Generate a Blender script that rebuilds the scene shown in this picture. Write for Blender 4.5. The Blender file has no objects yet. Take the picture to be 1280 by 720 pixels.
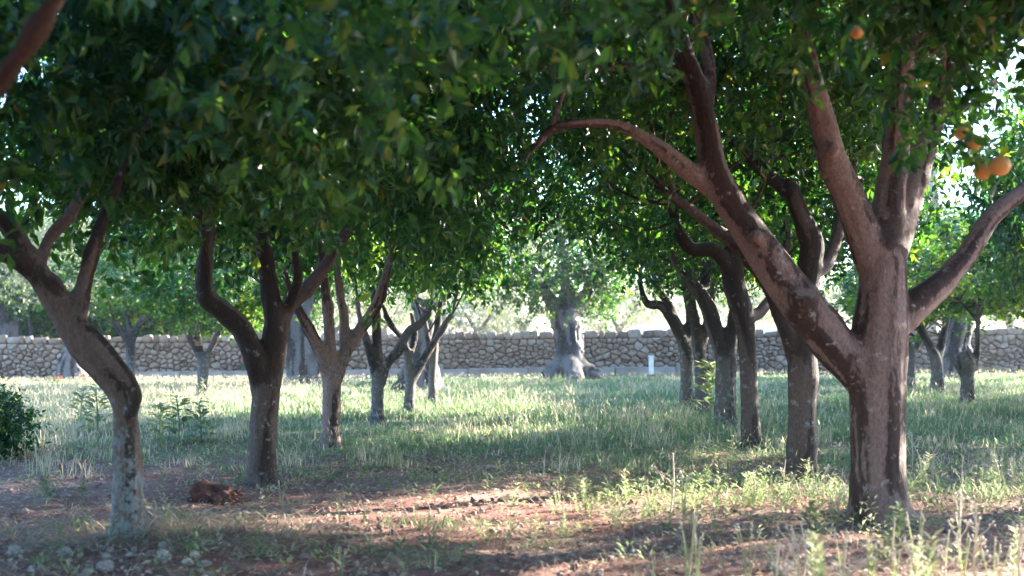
import bpy, bmesh, math, random
import numpy as np
from mathutils import Matrix, Vector

# ------------------------------------------------------------------ camera, world, sun, exposure
scene = bpy.context.scene
COL = scene.collection
EYE = 1.30
F = 1700.0                      # focal length in pixels of the 1280 wide photograph
PITCH = math.atan(65.0 / F)     # horizon sits at y = 425
cd = bpy.data.cameras.new('camera')
cam = bpy.data.objects.new('camera', cd)
COL.objects.link(cam)
cam.location = (0, 0, EYE)
cam.rotation_euler = (math.pi / 2 + PITCH, 0, 0)
cd.sensor_width = 36.0
cd.lens = 36.0 * F / 1280.0
cd.clip_start = 0.05
cd.clip_end = 3000
cd.dof.use_dof = True
cd.dof.focus_distance = 15.0
cd.dof.aperture_fstop = 2.1
scene.camera = cam

SUN_AZ = math.radians(58)       # to the right of the view direction, beyond the wall
SUN_EL = math.radians(20)
world = bpy.data.worlds.new('World')
scene.world = world
world.use_nodes = True
wn = world.node_tree
sky = wn.nodes.new('ShaderNodeTexSky')
sky.sky_type = 'NISHITA'
sky.sun_disc = False
sky.sun_elevation = SUN_EL
sky.sun_rotation = SUN_AZ
sky.air_density = 1.0
sky.dust_density = .6
sky.ozone_density = 2.0
wn.links.new(sky.outputs[0], wn.nodes['Background'].inputs[0])
wn.nodes['Background'].inputs[1].default_value = 0.075

sd = bpy.data.lights.new('sun', 'SUN')
sd.energy = 5.0
sd.angle = math.radians(0.5)
sd.color = (1.0, 0.82, 0.57)
sun = bpy.data.objects.new('sun', sd)
COL.objects.link(sun)
to_sun = Vector((math.sin(SUN_AZ) * math.cos(SUN_EL), math.cos(SUN_AZ) * math.cos(SUN_EL), math.sin(SUN_EL)))
sun.rotation_euler = to_sun.to_track_quat('Z', 'Y').to_euler()
sun.location = (30, 20, 30)

scene.view_settings.view_transform = 'Standard'
scene.view_settings.look = 'None'
scene.view_settings.gamma = 1.0
scene.view_settings.exposure = 3.85
scene.view_settings.use_white_balance = True       # the photograph was balanced cool
scene.view_settings.white_balance_temperature = 5400
scene.render.engine = 'CYCLES'
scene.cycles.max_bounces = 8
scene.cycles.diffuse_bounces = 4
scene.cycles.transmission_bounces = 4
scene.cycles.glossy_bounces = 2
scene.cycles.use_denoising = True

R = random.Random(7)
RNG = np.random.default_rng(11)

# ------------------------------------------------------------------ numpy helpers
def _hash(ix, iy, iz):
    h = (ix.astype(np.int64) * 374761393 + iy.astype(np.int64) * 668265263 + iz.astype(np.int64) * 2147483647) & 0xFFFFFFFF
    h = ((h ^ (h >> 13)) * 1274126177) & 0xFFFFFFFF
    h = ((h ^ (h >> 16)) * 2246822519) & 0xFFFFFFFF
    return ((h ^ (h >> 15)) & 0xFFFFFF) / float(0xFFFFFF)

def vnoise(p):
    p = np.asarray(p, float)
    i = np.floor(p); f = p - i; f = f * f * (3 - 2 * f)
    i = i.astype(np.int64)
    r = 0
    for dx in (0, 1):
        for dy in (0, 1):
            for dz in (0, 1):
                w = (f[:, 0] if dx else 1 - f[:, 0]) * (f[:, 1] if dy else 1 - f[:, 1]) * (f[:, 2] if dz else 1 - f[:, 2])
                r = r + w * _hash(i[:, 0] + dx, i[:, 1] + dy, i[:, 2] + dz)
    return r * 2 - 1

def fbm(p, o=3):
    a, s, r = 1.0, 1.0, 0
    for k in range(o):
        r = r + a * vnoise(np.asarray(p) * s + 17.3 * k); a *= .5; s *= 2.03
    return r

def sstep(a, b, x):
    t = np.clip((np.asarray(x, float) - a) / (b - a), 0, 1)
    return t * t * (3 - 2 * t)

def H(x, y):
    """height of the terrain"""
    x = np.asarray(x, float); y = np.asarray(y, float)
    h = 0.0095 * np.clip(x, -60, 60) * sstep(20, 48, y)
    h = h + 0.026 * np.clip(y - 53, 0, 140)
    x1, y1 = np.broadcast_arrays(x, y)
    q = np.stack([x1.ravel() * .55, y1.ravel() * .55, np.zeros(x1.size)], 1)
    n = vnoise(q).reshape(x1.shape) * .03 + vnoise(q * 3.1 + 5).reshape(x1.shape) * .016
    return h + n

def ray(px, py):
    u = (px - 640) / F; v = (360 - py) / F
    c, s = math.cos(PITCH), math.sin(PITCH)
    y = c - s * v
    return u / y, (s + c * v) / y            # per metre of world y

def P(px, py, d):
    a, b = ray(px, py)
    return np.array([a * d, d, EYE + b * d])

def G(px, py):
    a, b = ray(px, py)
    d = EYE / max(1e-4, -b)
    for _ in range(12):
        d = (EYE - float(H(a * d, d))) / max(1e-4, -b)
    return np.array([a * d, d, float(H(a * d, d))])

def mesh_np(name, verts, faces, mat=None, smooth=False, attrs=None, nper=3):
    """faces: (M, nper) array"""
    me = bpy.data.meshes.new(name)
    verts = np.asarray(verts, np.float32); faces = np.asarray(faces, np.int32)
    me.vertices.add(len(verts)); me.vertices.foreach_set('co', verts.ravel())
    me.loops.add(faces.size); me.loops.foreach_set('vertex_index', faces.ravel())
    me.polygons.add(len(faces))
    me.polygons.foreach_set('loop_start', np.arange(len(faces), dtype=np.int32) * nper)
    me.update(calc_edges=True)
    me.polygons.foreach_set('use_smooth', np.full(len(faces), smooth, bool))
    for k, v in (attrs or {}).items():
        v = np.asarray(v, np.float32)
        if v.ndim == 1:
            a = me.attributes.new(k, 'FLOAT', 'POINT'); a.data.foreach_set('value', v)
        else:
            a = me.attributes.new(k, 'FLOAT_VECTOR', 'POINT'); a.data.foreach_set('vector', v.ravel())
    if mat: me.materials.append(mat)
    return me

def ob(name, data, parent=None, loc=(0, 0, 0), rot=(0, 0, 0), scale=(1, 1, 1)):
    o = bpy.data.objects.new(name, data)
    COL.objects.link(o)
    o.location = loc; o.rotation_euler = rot; o.scale = scale
    if parent: o.parent = parent
    return o

def thing(o, label, cat, group=None):
    o['label'] = label; o['category'] = cat
    if group: o['group'] = group
    return o

def empty(name, loc, label, cat, group=None):
    o = ob(name, None, None, loc)
    o.empty_display_size = .1
    return thing(o, label, cat, group)

def norm(v):
    v = np.asarray(v, float)
    return v / np.maximum(np.linalg.norm(v, axis=-1, keepdims=True), 1e-9)

def scatter(tv, tf, pos, rot, scale, tint=None):
    """copies of a small template into one vertex array; rot (N,3,3) columns are the axes"""
    n, k = len(pos), len(tv)
    s = np.asarray(scale, float)
    if s.ndim == 1: s = s[:, None]
    if s.shape[1] == 1: s = np.repeat(s, 3, 1)
    v = tv[None] * s[:, None, :]
    v = np.einsum('nij,nkj->nki', rot, v) + pos[:, None, :]
    f = tf[None] + (np.arange(n) * k)[:, None, None]
    t = np.repeat(tint, k) if tint is not None else None
    return v.reshape(-1, 3), f.reshape(-1, tf.shape[1]), t

def frames(dirv, up):
    """rotation matrices with local y along dirv and local z near up"""
    y = norm(dirv)
    x = norm(np.cross(y, up))
    z = np.cross(x, y)
    return np.stack([x, y, z], 2)

# ------------------------------------------------------------------ materials
def mat(name):
    m = bpy.data.materials.new(name); m.use_nodes = True
    nt = m.node_tree
    return m, nt, nt.nodes, nt.links, nt.nodes['Principled BSDF']

def ramp(n, stops, interp='LINEAR'):
    r = n.new('ShaderNodeValToRGB'); r.color_ramp.interpolation = interp
    e = r.color_ramp.elements
    while len(e) < len(stops): e.new(.5)
    for el, (p, c) in zip(e, stops):
        el.position = p; el.color = (*c, 1)
    return r

def noise(n, l, vec, scale, detail=4, rough=.55, sc=None):
    t = n.new('ShaderNodeTexNoise'); t.inputs['Scale'].default_value = scale
    t.inputs['Detail'].default_value = detail; t.inputs['Roughness'].default_value = rough
    if sc is not None:
        mp = n.new('ShaderNodeMapping'); mp.inputs['Scale'].default_value = sc
        l.new(vec, mp.inputs[0]); vec = mp.outputs[0]
    l.new(vec, t.inputs['Vector'])
    return t

def mixc(n, l, fac, a, b):
    m = n.new('ShaderNodeMix'); m.data_type = 'RGBA'
    for sock, v in ((m.inputs[0], fac), (m.inputs[6], a), (m.inputs[7], b)):
        if hasattr(v, 'links') or hasattr(v, 'is_linked'): l.new(v, sock)
        elif isinstance(v, tuple): sock.default_value = (*v, 1)
        else: sock.default_value = v
    return m.outputs[2]

STREAK = {}
def bark(name, dark, light, lichen, lich_amt, streak=(7, 7, 1.1), bump=.6, cut=0.0, rough=.85, top=1.5, soft=.22, lich_scale=13):
    STREAK[name] = streak
    m, nt, n, l, b = mat(name)
    at = n.new('ShaderNodeAttribute'); at.attribute_name = 'streak'
    hi = n.new('ShaderNodeAttribute'); hi.attribute_name = 'height'
    tc = n.new('ShaderNodeTexCoord'); v = tc.outputs['Object']
    rag = noise(n, l, v, 1.0, 5, .65, (24, 24, 12))
    sm = n.new('ShaderNodeMath'); sm.operation = 'MULTIPLY_ADD'; l.new(rag.outputs['Fac'], sm.inputs[0]); sm.inputs[1].default_value = 1.25; l.new(at.outputs['Fac'], sm.inputs[2])
    mr = n.new('ShaderNodeMapRange'); l.new(sm.outputs[0], mr.inputs[0]); mr.inputs[1].default_value = cut + .62 - soft; mr.inputs[2].default_value = cut + .62 + soft
    r = ramp(n, [(0, light), (.45, tuple(a * .72 + c * .28 for a, c in zip(light, dark))), (.62, dark), (1, tuple(c * .75 for c in dark))]); l.new(mr.outputs[0], r.inputs[0])
    fine = noise(n, l, v, 1.0, 6, .7, (60, 60, 30))
    fr = ramp(n, [(.28, (.5, .5, .5)), (.72, (1.3, 1.3, 1.3))]); l.new(fine.outputs['Fac'], fr.inputs[0])
    mul = n.new('ShaderNodeMix'); mul.data_type = 'RGBA'; mul.blend_type = 'MULTIPLY'; mul.inputs[0].default_value = 1
    l.new(r.outputs[0], mul.inputs[6]); l.new(fr.outputs[0], mul.inputs[7])
    sp = noise(n, l, v, lich_scale, 7, .68)
    lo = n.new('ShaderNodeMapRange'); l.new(hi.outputs['Fac'], lo.inputs[0])       # lichen grows mostly low on the trunk
    lo.inputs[1].default_value = top; lo.inputs[2].default_value = top * .35
    lo.inputs[3].default_value = .0; lo.inputs[4].default_value = lich_amt
    ad = n.new('ShaderNodeMath'); ad.operation = 'ADD'; l.new(sp.outputs['Fac'], ad.inputs[0]); l.new(lo.outputs[0], ad.inputs[1])
    lr = ramp(n, [(.61, (0, 0, 0)), (.70, (1, 1, 1))]); l.new(ad.outputs[0], lr.inputs[0])
    lt = ramp(n, [(.3, tuple(c * .62 for c in lichen)), (.7, tuple(c * 1.2 for c in lichen))]); l.new(fine.outputs['Fac'], lt.inputs[0])
    c = mixc(n, l, lr.outputs[0], mul.outputs[2], lt.outputs[0])
    l.new(c, b.inputs['Base Color'])
    b.inputs['Roughness'].default_value = rough
    b.inputs['Specular IOR Level'].default_value = .25
    bm_ = n.new('ShaderNodeBump'); bm_.inputs['Strength'].default_value = bump; bm_.inputs['Distance'].default_value = .015
    ah = n.new('ShaderNodeMath'); ah.operation = 'ADD'
    l.new(sm.outputs[0], ah.inputs[0]); l.new(fine.outputs['Fac'], ah.inputs[1])
    l.new(ah.outputs[0], bm_.inputs['Height']); l.new(bm_.outputs[0], b.inputs['Normal'])
    return m

def leafmat(name, stops, trans, gloss=.38, tfac=.42, spec=.5):
    m, nt, n, l, b = mat(name)
    at = n.new('ShaderNodeAttribute'); at.attribute_name = 'tint'
    r = ramp(n, stops); l.new(at.outputs['Fac'], r.inputs[0])
    l.new(r.outputs[0], b.inputs['Base Color'])
    b.inputs['Roughness'].default_value = gloss
    b.inputs['Specular IOR Level'].default_value = spec
    t = n.new('ShaderNodeBsdfTranslucent')
    tr = ramp(n, trans); l.new(at.outputs['Fac'], tr.inputs[0]); l.new(tr.outputs[0], t.inputs['Color'])
    mx = n.new('ShaderNodeMixShader'); mx.inputs[0].default_value = tfac
    l.new(b.outputs[0], mx.inputs[1]); l.new(t.outputs[0], mx.inputs[2])
    l.new(mx.outputs[0], n['Material Output'].inputs['Surface'])
    return m

M = {}
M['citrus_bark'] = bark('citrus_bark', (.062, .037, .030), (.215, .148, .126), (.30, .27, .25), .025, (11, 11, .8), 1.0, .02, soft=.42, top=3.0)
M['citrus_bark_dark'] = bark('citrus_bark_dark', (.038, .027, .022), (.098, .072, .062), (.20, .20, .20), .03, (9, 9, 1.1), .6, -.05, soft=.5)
M['lichen_bark'] = bark('lichen_bark', (.045, .035, .030), (.115, .092, .082), (.17, .185, .19), .09, (9, 9, 1.3), .7, .0, soft=.5)
M['crusted_bark'] = bark('crusted_bark', (.046, .034, .028), (.140, .105, .090), (.165, .18, .185), .17, (15, 15, .7), .7, .0, .85, 1.05, .4, 15)
M['olive_bark'] = bark('olive_bark', (.055, .047, .043), (.165, .148, .138), (.26, .25, .24), .02, (7, 7, .8), .9, .1, soft=.45)
M['red_bark'] = bark('red_bark', (.036, .017, .012), (.062, .034, .026), (.1, .08, .07), .0, (9, 9, 1.1), .6, .0, soft=.5)
M['pale_bark'] = bark('pale_bark', (.16, .14, .12), (.36, .33, .30), (.4, .4, .38), .0, (5, 5, .9), .6, .1, soft=.4)
M['citrus_leaf'] = leafmat('citrus_leaf', [(0, (.005, .029, .017)), (.5, (.011, .050, .019)), (.8, (.050, .090, .016)), (1, (.15, .13, .025))],
                           [(0, (.020, .11, .015)), (.5, (.13, .30, .015)), (.8, (.30, .42, .02)), (1, (.45, .38, .03))], .40, .38, .34)
M['olive_leaf'] = leafmat('olive_leaf', [(0, (.07, .10, .065)), (.6, (.13, .16, .11)), (1, (.24, .26, .20))],
                          [(0, (.16, .22, .10)), (1, (.36, .36, .20))], .45, .35)
M['grass_blade'] = leafmat('grass_blade', [(0, (.065, .13, .052)), (.5, (.125, .20, .088)), (.72, (.23, .25, .125)), (.85, (.36, .32, .21)), (1, (.48, .43, .31))],
                           [(0, (.10, .20, .07)), (.5, (.20, .29, .12)), (.8, (.45, .39, .24)), (1, (.6, .52, .36))], .55, .42, .3)
M['straw'] = leafmat('straw', [(0, (.16, .115, .085)), (.5, (.33, .265, .20)), (1, (.48, .42, .34))], [(0, (.22, .16, .1)), (1, (.45, .38, .28))], .7, .3, .2)
M['weed_leaf'] = leafmat('weed_leaf', [(0, (.05, .105, .045)), (.5, (.10, .165, .07)), (.85, (.27, .30, .17)), (1, (.42, .42, .28))],
                         [(0, (.13, .25, .06)), (1, (.45, .46, .24))], .5, .45, .35)

def plain(name, c, rough=.8, c2=None, sc=8, bump=0, bs=30, trans=0):
    m, nt, n, l, b = mat(name)
    tc = n.new('ShaderNodeTexCoord')
    if c2:
        t = noise(n, l, tc.outputs['Object'], sc, 5)
        r = ramp(n, [(.35, c), (.65, c2)]); l.new(t.outputs['Fac'], r.inputs[0]); l.new(r.outputs[0], b.inputs['Base Color'])
    else: b.inputs['Base Color'].default_value = (*c, 1)
    b.inputs['Roughness'].default_value = rough
    if bump:
        t2 = noise(n, l, tc.outputs['Object'], bs, 6, .65)
        bp = n.new('ShaderNodeBump'); bp.inputs['Strength'].default_value = bump; bp.inputs['Distance'].default_value = .03
        l.new(t2.outputs['Fac'], bp.inputs['Height']); l.new(bp.outputs[0], b.inputs['Normal'])
    return m

M['orange'] = plain('orange_peel', (.44, .19, .035), .55, (.55, .27, .05), 6, .15, 120)
M['seed_head'] = plain('seed_head', (.46, .40, .32), .9, (.55, .48, .40), 60)
M['white_puff'] = plain('white_puff', (.7, .68, .66), .95)
M['red_petal'] = plain('red_petal', (.55, .05, .04), .6, (.65, .13, .10), 20)
M['pink_petal'] = plain('pink_petal', (.60, .28, .27), .7, (.66, .36, .34), 12)
M['clod'] = plain('clod', (.062, .025, .019), .95, (.105, .044, .034), 9, 1.0, 22)
M['crumb'] = plain('crumb', (.12, .06, .05), .95, (.30, .22, .19), 2.2, .5, 40)
M['field_stone'] = plain('field_stone', (.27, .23, .215), .9, (.46, .42, .395), 5, .8, 14)
M['kerb_stone'] = plain('kerb_stone', (.19, .165, .145), .9, (.29, .26, .235), 1.3, .3, 14)
M['post_paint'] = plain('post_paint', (.72, .71, .70), .7, (.60, .58, .56), 9)
M['rust_base'] = plain('rust_base', (.20, .08, .05), .9, (.13, .06, .04), 12)
M['wall_core'] = plain('wall_core', (.055, .045, .037), .95, (.09, .072, .058), 5)
M['limewash'] = plain('limewash', (.62, .64, .68), .8, (.70, .72, .75), 1.0)

def wallstone():
    m, nt, n, l, b = mat('wall_stone')
    oi = n.new('ShaderNodeObjectInfo')
    at = n.new('ShaderNodeAttribute'); at.attribute_name = 'tint'
    ge = n.new('ShaderNodeNewGeometry')
    ad = n.new('ShaderNodeMath'); ad.operation = 'ADD'; ad.inputs[1].default_value = 0
    l.new(at.outputs['Fac'], ad.inputs[0])
    r = ramp(n, [(0, (.160, .105, .074)), (.35, (.24, .170, .120)), (.7, (.29, .220, .163)), (1, (.35, .285, .225))]); l.new(ad.outputs[0], r.inputs[0])
    t = noise(n, l, ge.outputs['Position'], 7, 6, .65)
    fr = ramp(n, [(.3, (.62, .6, .58)), (.7, (1.15, 1.15, 1.15))]); l.new(t.outputs['Fac'], fr.inputs[0])
    mul = n.new('ShaderNodeMix'); mul.data_type = 'RGBA'; mul.blend_type = 'MULTIPLY'; mul.inputs[0].default_value = 1
    l.new(r.outputs[0], mul.inputs[6]); l.new(fr.outputs[0], mul.inputs[7])
    l.new(mul.outputs[2], b.inputs['Base Color']); b.inputs['Roughness'].default_value = .9
    bp = n.new('ShaderNodeBump'); bp.inputs['Strength'].default_value = .6; bp.inputs['Distance'].default_value = .03
    l.new(t.outputs['Fac'], bp.inputs['Height']); l.new(bp.outputs[0], b.inputs['Normal'])
    return m
M['wall_stone'] = wallstone()

def groundmat():
    m, nt, n, l, b = mat('earth')
    ge = n.new('ShaderNodeNewGeometry'); pos = ge.outputs['Position']
    big = noise(n, l, pos, .55, 4)
    mid = noise(n, l, pos, 2.6, 5)
    fine = noise(n, l, pos, 22, 6, .7)
    earth = ramp(n, [(.3, (.135, .056, .046)), (.55, (.215, .105, .085)), (.75, (.29, .185, .155))]); l.new(mid.outputs['Fac'], earth.inputs[0])
    litter = ramp(n, [(.40, (.17, .098, .080)), (.56, (.27, .185, .150)), (.72, (.40, .315, .255))]); l.new(fine.outputs['Fac'], litter.inputs[0])
    k = ramp(n, [(.46, (0, 0, 0)), (.62, (1, 1, 1))]); l.new(big.outputs['Fac'], k.inputs[0])
    c1 = mixc(n, l, k.outputs[0], earth.outputs[0], litter.outputs[0])
    # beneath the meadow (further away) the earth is covered in green and straw thatch
    sx = n.new('ShaderNodeSeparateXYZ'); l.new(pos, sx.inputs[0])
    far = n.new('ShaderNodeMapRange'); l.new(sx.outputs['Y'], far.inputs[0]); far.inputs[1].default_value = 13.5; far.inputs[2].default_value = 20
    ad = n.new('ShaderNodeMath'); ad.operation = 'ADD'; l.new(far.outputs[0], ad.inputs[0])
    s2 = n.new('ShaderNodeMath'); s2.operation = 'MULTIPLY_ADD'; l.new(big.outputs['Fac'], s2.inputs[0]); s2.inputs[1].default_value = 1.2; s2.inputs[2].default_value = -.75
    l.new(s2.outputs[0], ad.inputs[1]); ad.use_clamp = True
    th = ramp(n, [(.35, (.05, .075, .03)), (.6, (.12, .12, .06)), (.75, (.24, .2, .12))]); l.new(fine.outputs['Fac'], th.inputs[0])
    c2 = mixc(n, l, ad.outputs[0], c1, th.outputs[0])
    # the field beyond the wall is dry stubble
    fld = n.new('ShaderNodeMapRange'); l.new(sx.outputs['Y'], fld.inputs[0]); fld.inputs[1].default_value = 49.5; fld.inputs[2].default_value = 52
    stub = ramp(n, [(.3, (.30, .24, .15)), (.6, (.42, .35, .24)), (.8, (.50, .43, .32))]); l.new(mid.outputs['Fac'], stub.inputs[0])
    c3 = mixc(n, l, fld.outputs[0], c2, stub.outputs[0])
    l.new(c3, b.inputs['Base Color']); b.inputs['Roughness'].default_value = .95; b.inputs['Specular IOR Level'].default_value = .15
    ah = n.new('ShaderNodeMath'); ah.operation = 'ADD'; l.new(mid.outputs['Fac'], ah.inputs[0]); l.new(fine.outputs['Fac'], ah.inputs[1])
    bp = n.new('ShaderNodeBump'); bp.inputs['Strength'].default_value = .9; bp.inputs['Distance'].default_value = .04
    l.new(ah.outputs[0], bp.inputs['Height']); l.new(bp.outputs[0], b.inputs['Normal'])
    return m
M['earth'] = groundmat()

# ------------------------------------------------------------------ ground
def build_ground():
    ys = np.concatenate([np.linspace(-60, 3, 20), np.arange(3.15, 20, .12), np.arange(20, 52, .4), np.arange(52, 120, 3), np.array([140, 170, 193, 240, 400, 800, 1500])])
    xs = np.concatenate([[-900, -300, -120, -60, -40], np.arange(-30, -8, .8), np.arange(-8, 8, .12), np.arange(8, 30, .8), [30, 40, 60, 120, 300, 900]])
    X, Y = np.meshgrid(xs, ys)
    Z = H(X, Y)
    near = (Y > 2) & (Y < 20)
    q = np.stack([X.ravel() * 4, Y.ravel() * 4, np.zeros(X.size)], 1)
    Z = Z + near * (fbm(q, 3).reshape(X.shape) * .014)
    nx, ny = len(xs), len(ys)
    idx = np.arange(nx * ny).reshape(ny, nx)
    f = np.stack([idx[:-1, :-1], idx[:-1, 1:], idx[1:, 1:], idx[1:, :-1]], -1).reshape(-1, 4)
    g = ob('ground', mesh_np('ground', np.stack([X, Y, Z], -1).reshape(-1, 3), f, M['earth'], True, nper=4))
    g['kind'] = 'structure'
build_ground()

# ------------------------------------------------------------------ trunks and limbs
def smooth_path(pts, n):
    """Catmull-Rom through rows (x,y,z,r)"""
    p = np.asarray(pts, float)
    if len(p) == 2: p = np.stack([p[0], (p[0] + p[1]) / 2, p[1]])
    e = np.vstack([2 * p[0] - p[1], p, 2 * p[-1] - p[-2]])
    out = []
    for i in range(1, len(e) - 2):
        t = np.linspace(0, 1, n, endpoint=False)[:, None]
        a, b_, c, d = e[i - 1], e[i], e[i + 1], e[i + 2]
        out.append(.5 * ((2 * b_) + (-a + c) * t + (2 * a - 5 * b_ + 4 * c - d) * t ** 2 + (-a + 3 * b_ - 3 * c + d) * t ** 3))
    out.append(p[-1:])
    o = np.vstack(out); o[:, 3] = np.maximum(o[:, 3], .003)
    return o

def tube(path, seg=10, cap=True):
    c, r = path[:, :3], path[:, 3]
    t = norm(np.gradient(c, axis=0))
    ref = np.array([.31, .93, .17])
    e1 = norm(np.cross(t, ref)); e2 = np.cross(t, e1)
    a = np.linspace(0, 2 * math.pi, seg, endpoint=False)
    v = c[:, None] + r[:, None, None] * (np.cos(a)[None, :, None] * e1[:, None] + np.sin(a)[None, :, None] * e2[:, None])
    n = len(c)
    i = np.arange(n * seg).reshape(n, seg); j = np.roll(i, -1, 1)
    f = np.stack([i[:-1], j[:-1], j[1:], i[1:]], -1).reshape(-1, 4)
    v = v.reshape(-1, 3)
    if cap:
        v = np.vstack([v, c[:1], c[-1:]])
        a0, a1 = n * seg, n * seg + 1
        tri = np.vstack([np.stack([j[0], i[0], np.full(seg, a0), np.full(seg, a0)], 1), np.stack([i[-1], j[-1], np.full(seg, a1), np.full(seg, a1)], 1)])
        return v, f, tri[:, :3]
    return v, f, None

def wood(paths, voxel, amp, freq, streak, smooth_iter=7):
    """union of tapered tubes as one smooth skin -> verts, quads, bark coordinates, nearest limb index"""
    bm = bmesh.new()
    for p in paths:
        v, f, tri = tube(p, 12)
        vs = [bm.verts.new(x) for x in v]
        for q in f: bm.faces.new([vs[k] for k in q])
        for q in tri: bm.faces.new([vs[k] for k in q])
    me = bpy.data.meshes.new('raw'); bm.to_mesh(me); bm.free()
    o = bpy.data.objects.new('raw', me); COL.objects.link(o)
    md = o.modifiers.new('remesh', 'REMESH'); md.mode = 'VOXEL'; md.voxel_size = voxel
    sm = o.modifiers.new('smooth', 'SMOOTH'); sm.iterations = smooth_iter; sm.factor = .5
    dg = bpy.context.evaluated_depsgraph_get(); dg.update()
    ev = o.evaluated_get(dg); em = ev.to_mesh()
    v = np.empty(len(em.vertices) * 3, np.float32); em.vertices.foreach_get('co', v); v = v.reshape(-1, 3).astype(float)
    nrm = np.empty(len(em.vertices) * 3, np.float32); em.vertices.foreach_get('normal', nrm); nrm = nrm.reshape(-1, 3).astype(float)
    fl = np.empty(len(em.polygons), np.int32); em.polygons.foreach_get('loop_total', fl)
    lv = np.empty(len(em.loops), np.int32); em.loops.foreach_get('vertex_index', lv)
    assert (fl == 4).all()
    q = lv.reshape(-1, 4)
    ev.to_mesh_clear()
    bpy.data.objects.remove(o); bpy.data.meshes.remove(me)
    best = np.full(len(v), 1e9); limb = np.zeros(len(v), int); co = np.zeros((len(v), 3))
    for li, p in enumerate(paths):
        acc = 0
        ref = np.array([.31, .93, .17])
        for a, b_ in zip(p[:-1], p[1:]):
            ab = b_[:3] - a[:3]; L = np.linalg.norm(ab)
            if L < 1e-6: continue
            ap = v - a[:3]
            t = np.clip(ap @ ab / L ** 2, 0, 1)
            dv = ap - t[:, None] * ab
            dist = np.linalg.norm(dv, axis=1) - (a[3] + (b_[3] - a[3]) * t) * .9
            ok = dist < best
            best[ok] = dist[ok]; limb[ok] = li
            e1 = norm(np.cross(ab / L, ref)); e2 = np.cross(ab / L, e1)
            co[ok] = np.stack([dv @ e1, dv @ e2, acc + t * L], 1)[ok]
            acc += L
        co[limb == li] += 0
    co = co + (limb * 3.7)[:, None] * np.array([0, 0, 1])
    d = fbm(co * np.array(freq), 3) * amp + np.abs(vnoise(co * np.array(freq) * 2.7 + 5)) * amp * -.55
    st = fbm(co * np.array(streak) + 31, 4)
    # run the furrows and streaks of neighbouring limbs into each other at the forks
    e = np.vstack([q[:, [0, 1]], q[:, [1, 2]], q[:, [2, 3]], q[:, [3, 0]]])
    e = np.unique(np.sort(e, 1), axis=0)
    deg = np.bincount(e.ravel(), minlength=len(v)).astype(float)
    def nb(a): return (np.bincount(e[:, 0], a[e[:, 1]], len(v)) + np.bincount(e[:, 1], a[e[:, 0]], len(v))) / np.maximum(deg, 1)
    mk = np.zeros(len(v)); df = limb[e[:, 0]] != limb[e[:, 1]]; mk[e[df].ravel()] = 1
    for _ in range(9): mk = np.maximum(mk, nb(mk) * 1.7).clip(0, 1)
    for _ in range(45): d = d + mk * (nb(d) - d) * .8; st = st + mk * (nb(st) - st) * .8
    v = v + nrm * (d + vnoise(v * 3.3) * amp * .8 + np.maximum(vnoise(v * 6.5 + 9) - .25, 0) * amp * 2.2)[:, None]
    return v, q, st, limb

def vertex_normals(v, q):
    fn = np.cross(v[q[:, 2]] - v[q[:, 0]], v[q[:, 3]] - v[q[:, 1]])
    n = np.zeros_like(v)
    for k in range(4): np.add.at(n, q[:, k], fn)
    return norm(n)

def submesh(name, v, q, n, co, hgt, mask, m):
    qq = q[mask]
    u, inv = np.unique(qq, return_inverse=True)
    me = mesh_np(name, v[u], inv.reshape(-1, 4), m, True, {'streak': co[u], 'height': hgt[u]}, 4)
    me.normals_split_custom_set_from_vertices([tuple(x) for x in n[u]])
    return me

# ------------------------------------------------------------------ leaves
LEAF_V = np.array([[0, 0, 0], [-.22, .48, .06], [0, .45, 0], [.22, .48, .06], [0, 1, -.10]], float)
LEAF_F = np.array([[0, 2, 1], [0, 3, 2], [1, 2, 4], [2, 3, 4]])
NARROW_V = np.array([[0, 0, 0], [-.11, .45, .02], [.11, .45, .02], [0, 1, -.06]], float)
NARROW_F = np.array([[0, 2, 1], [1, 2, 3]])

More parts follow.
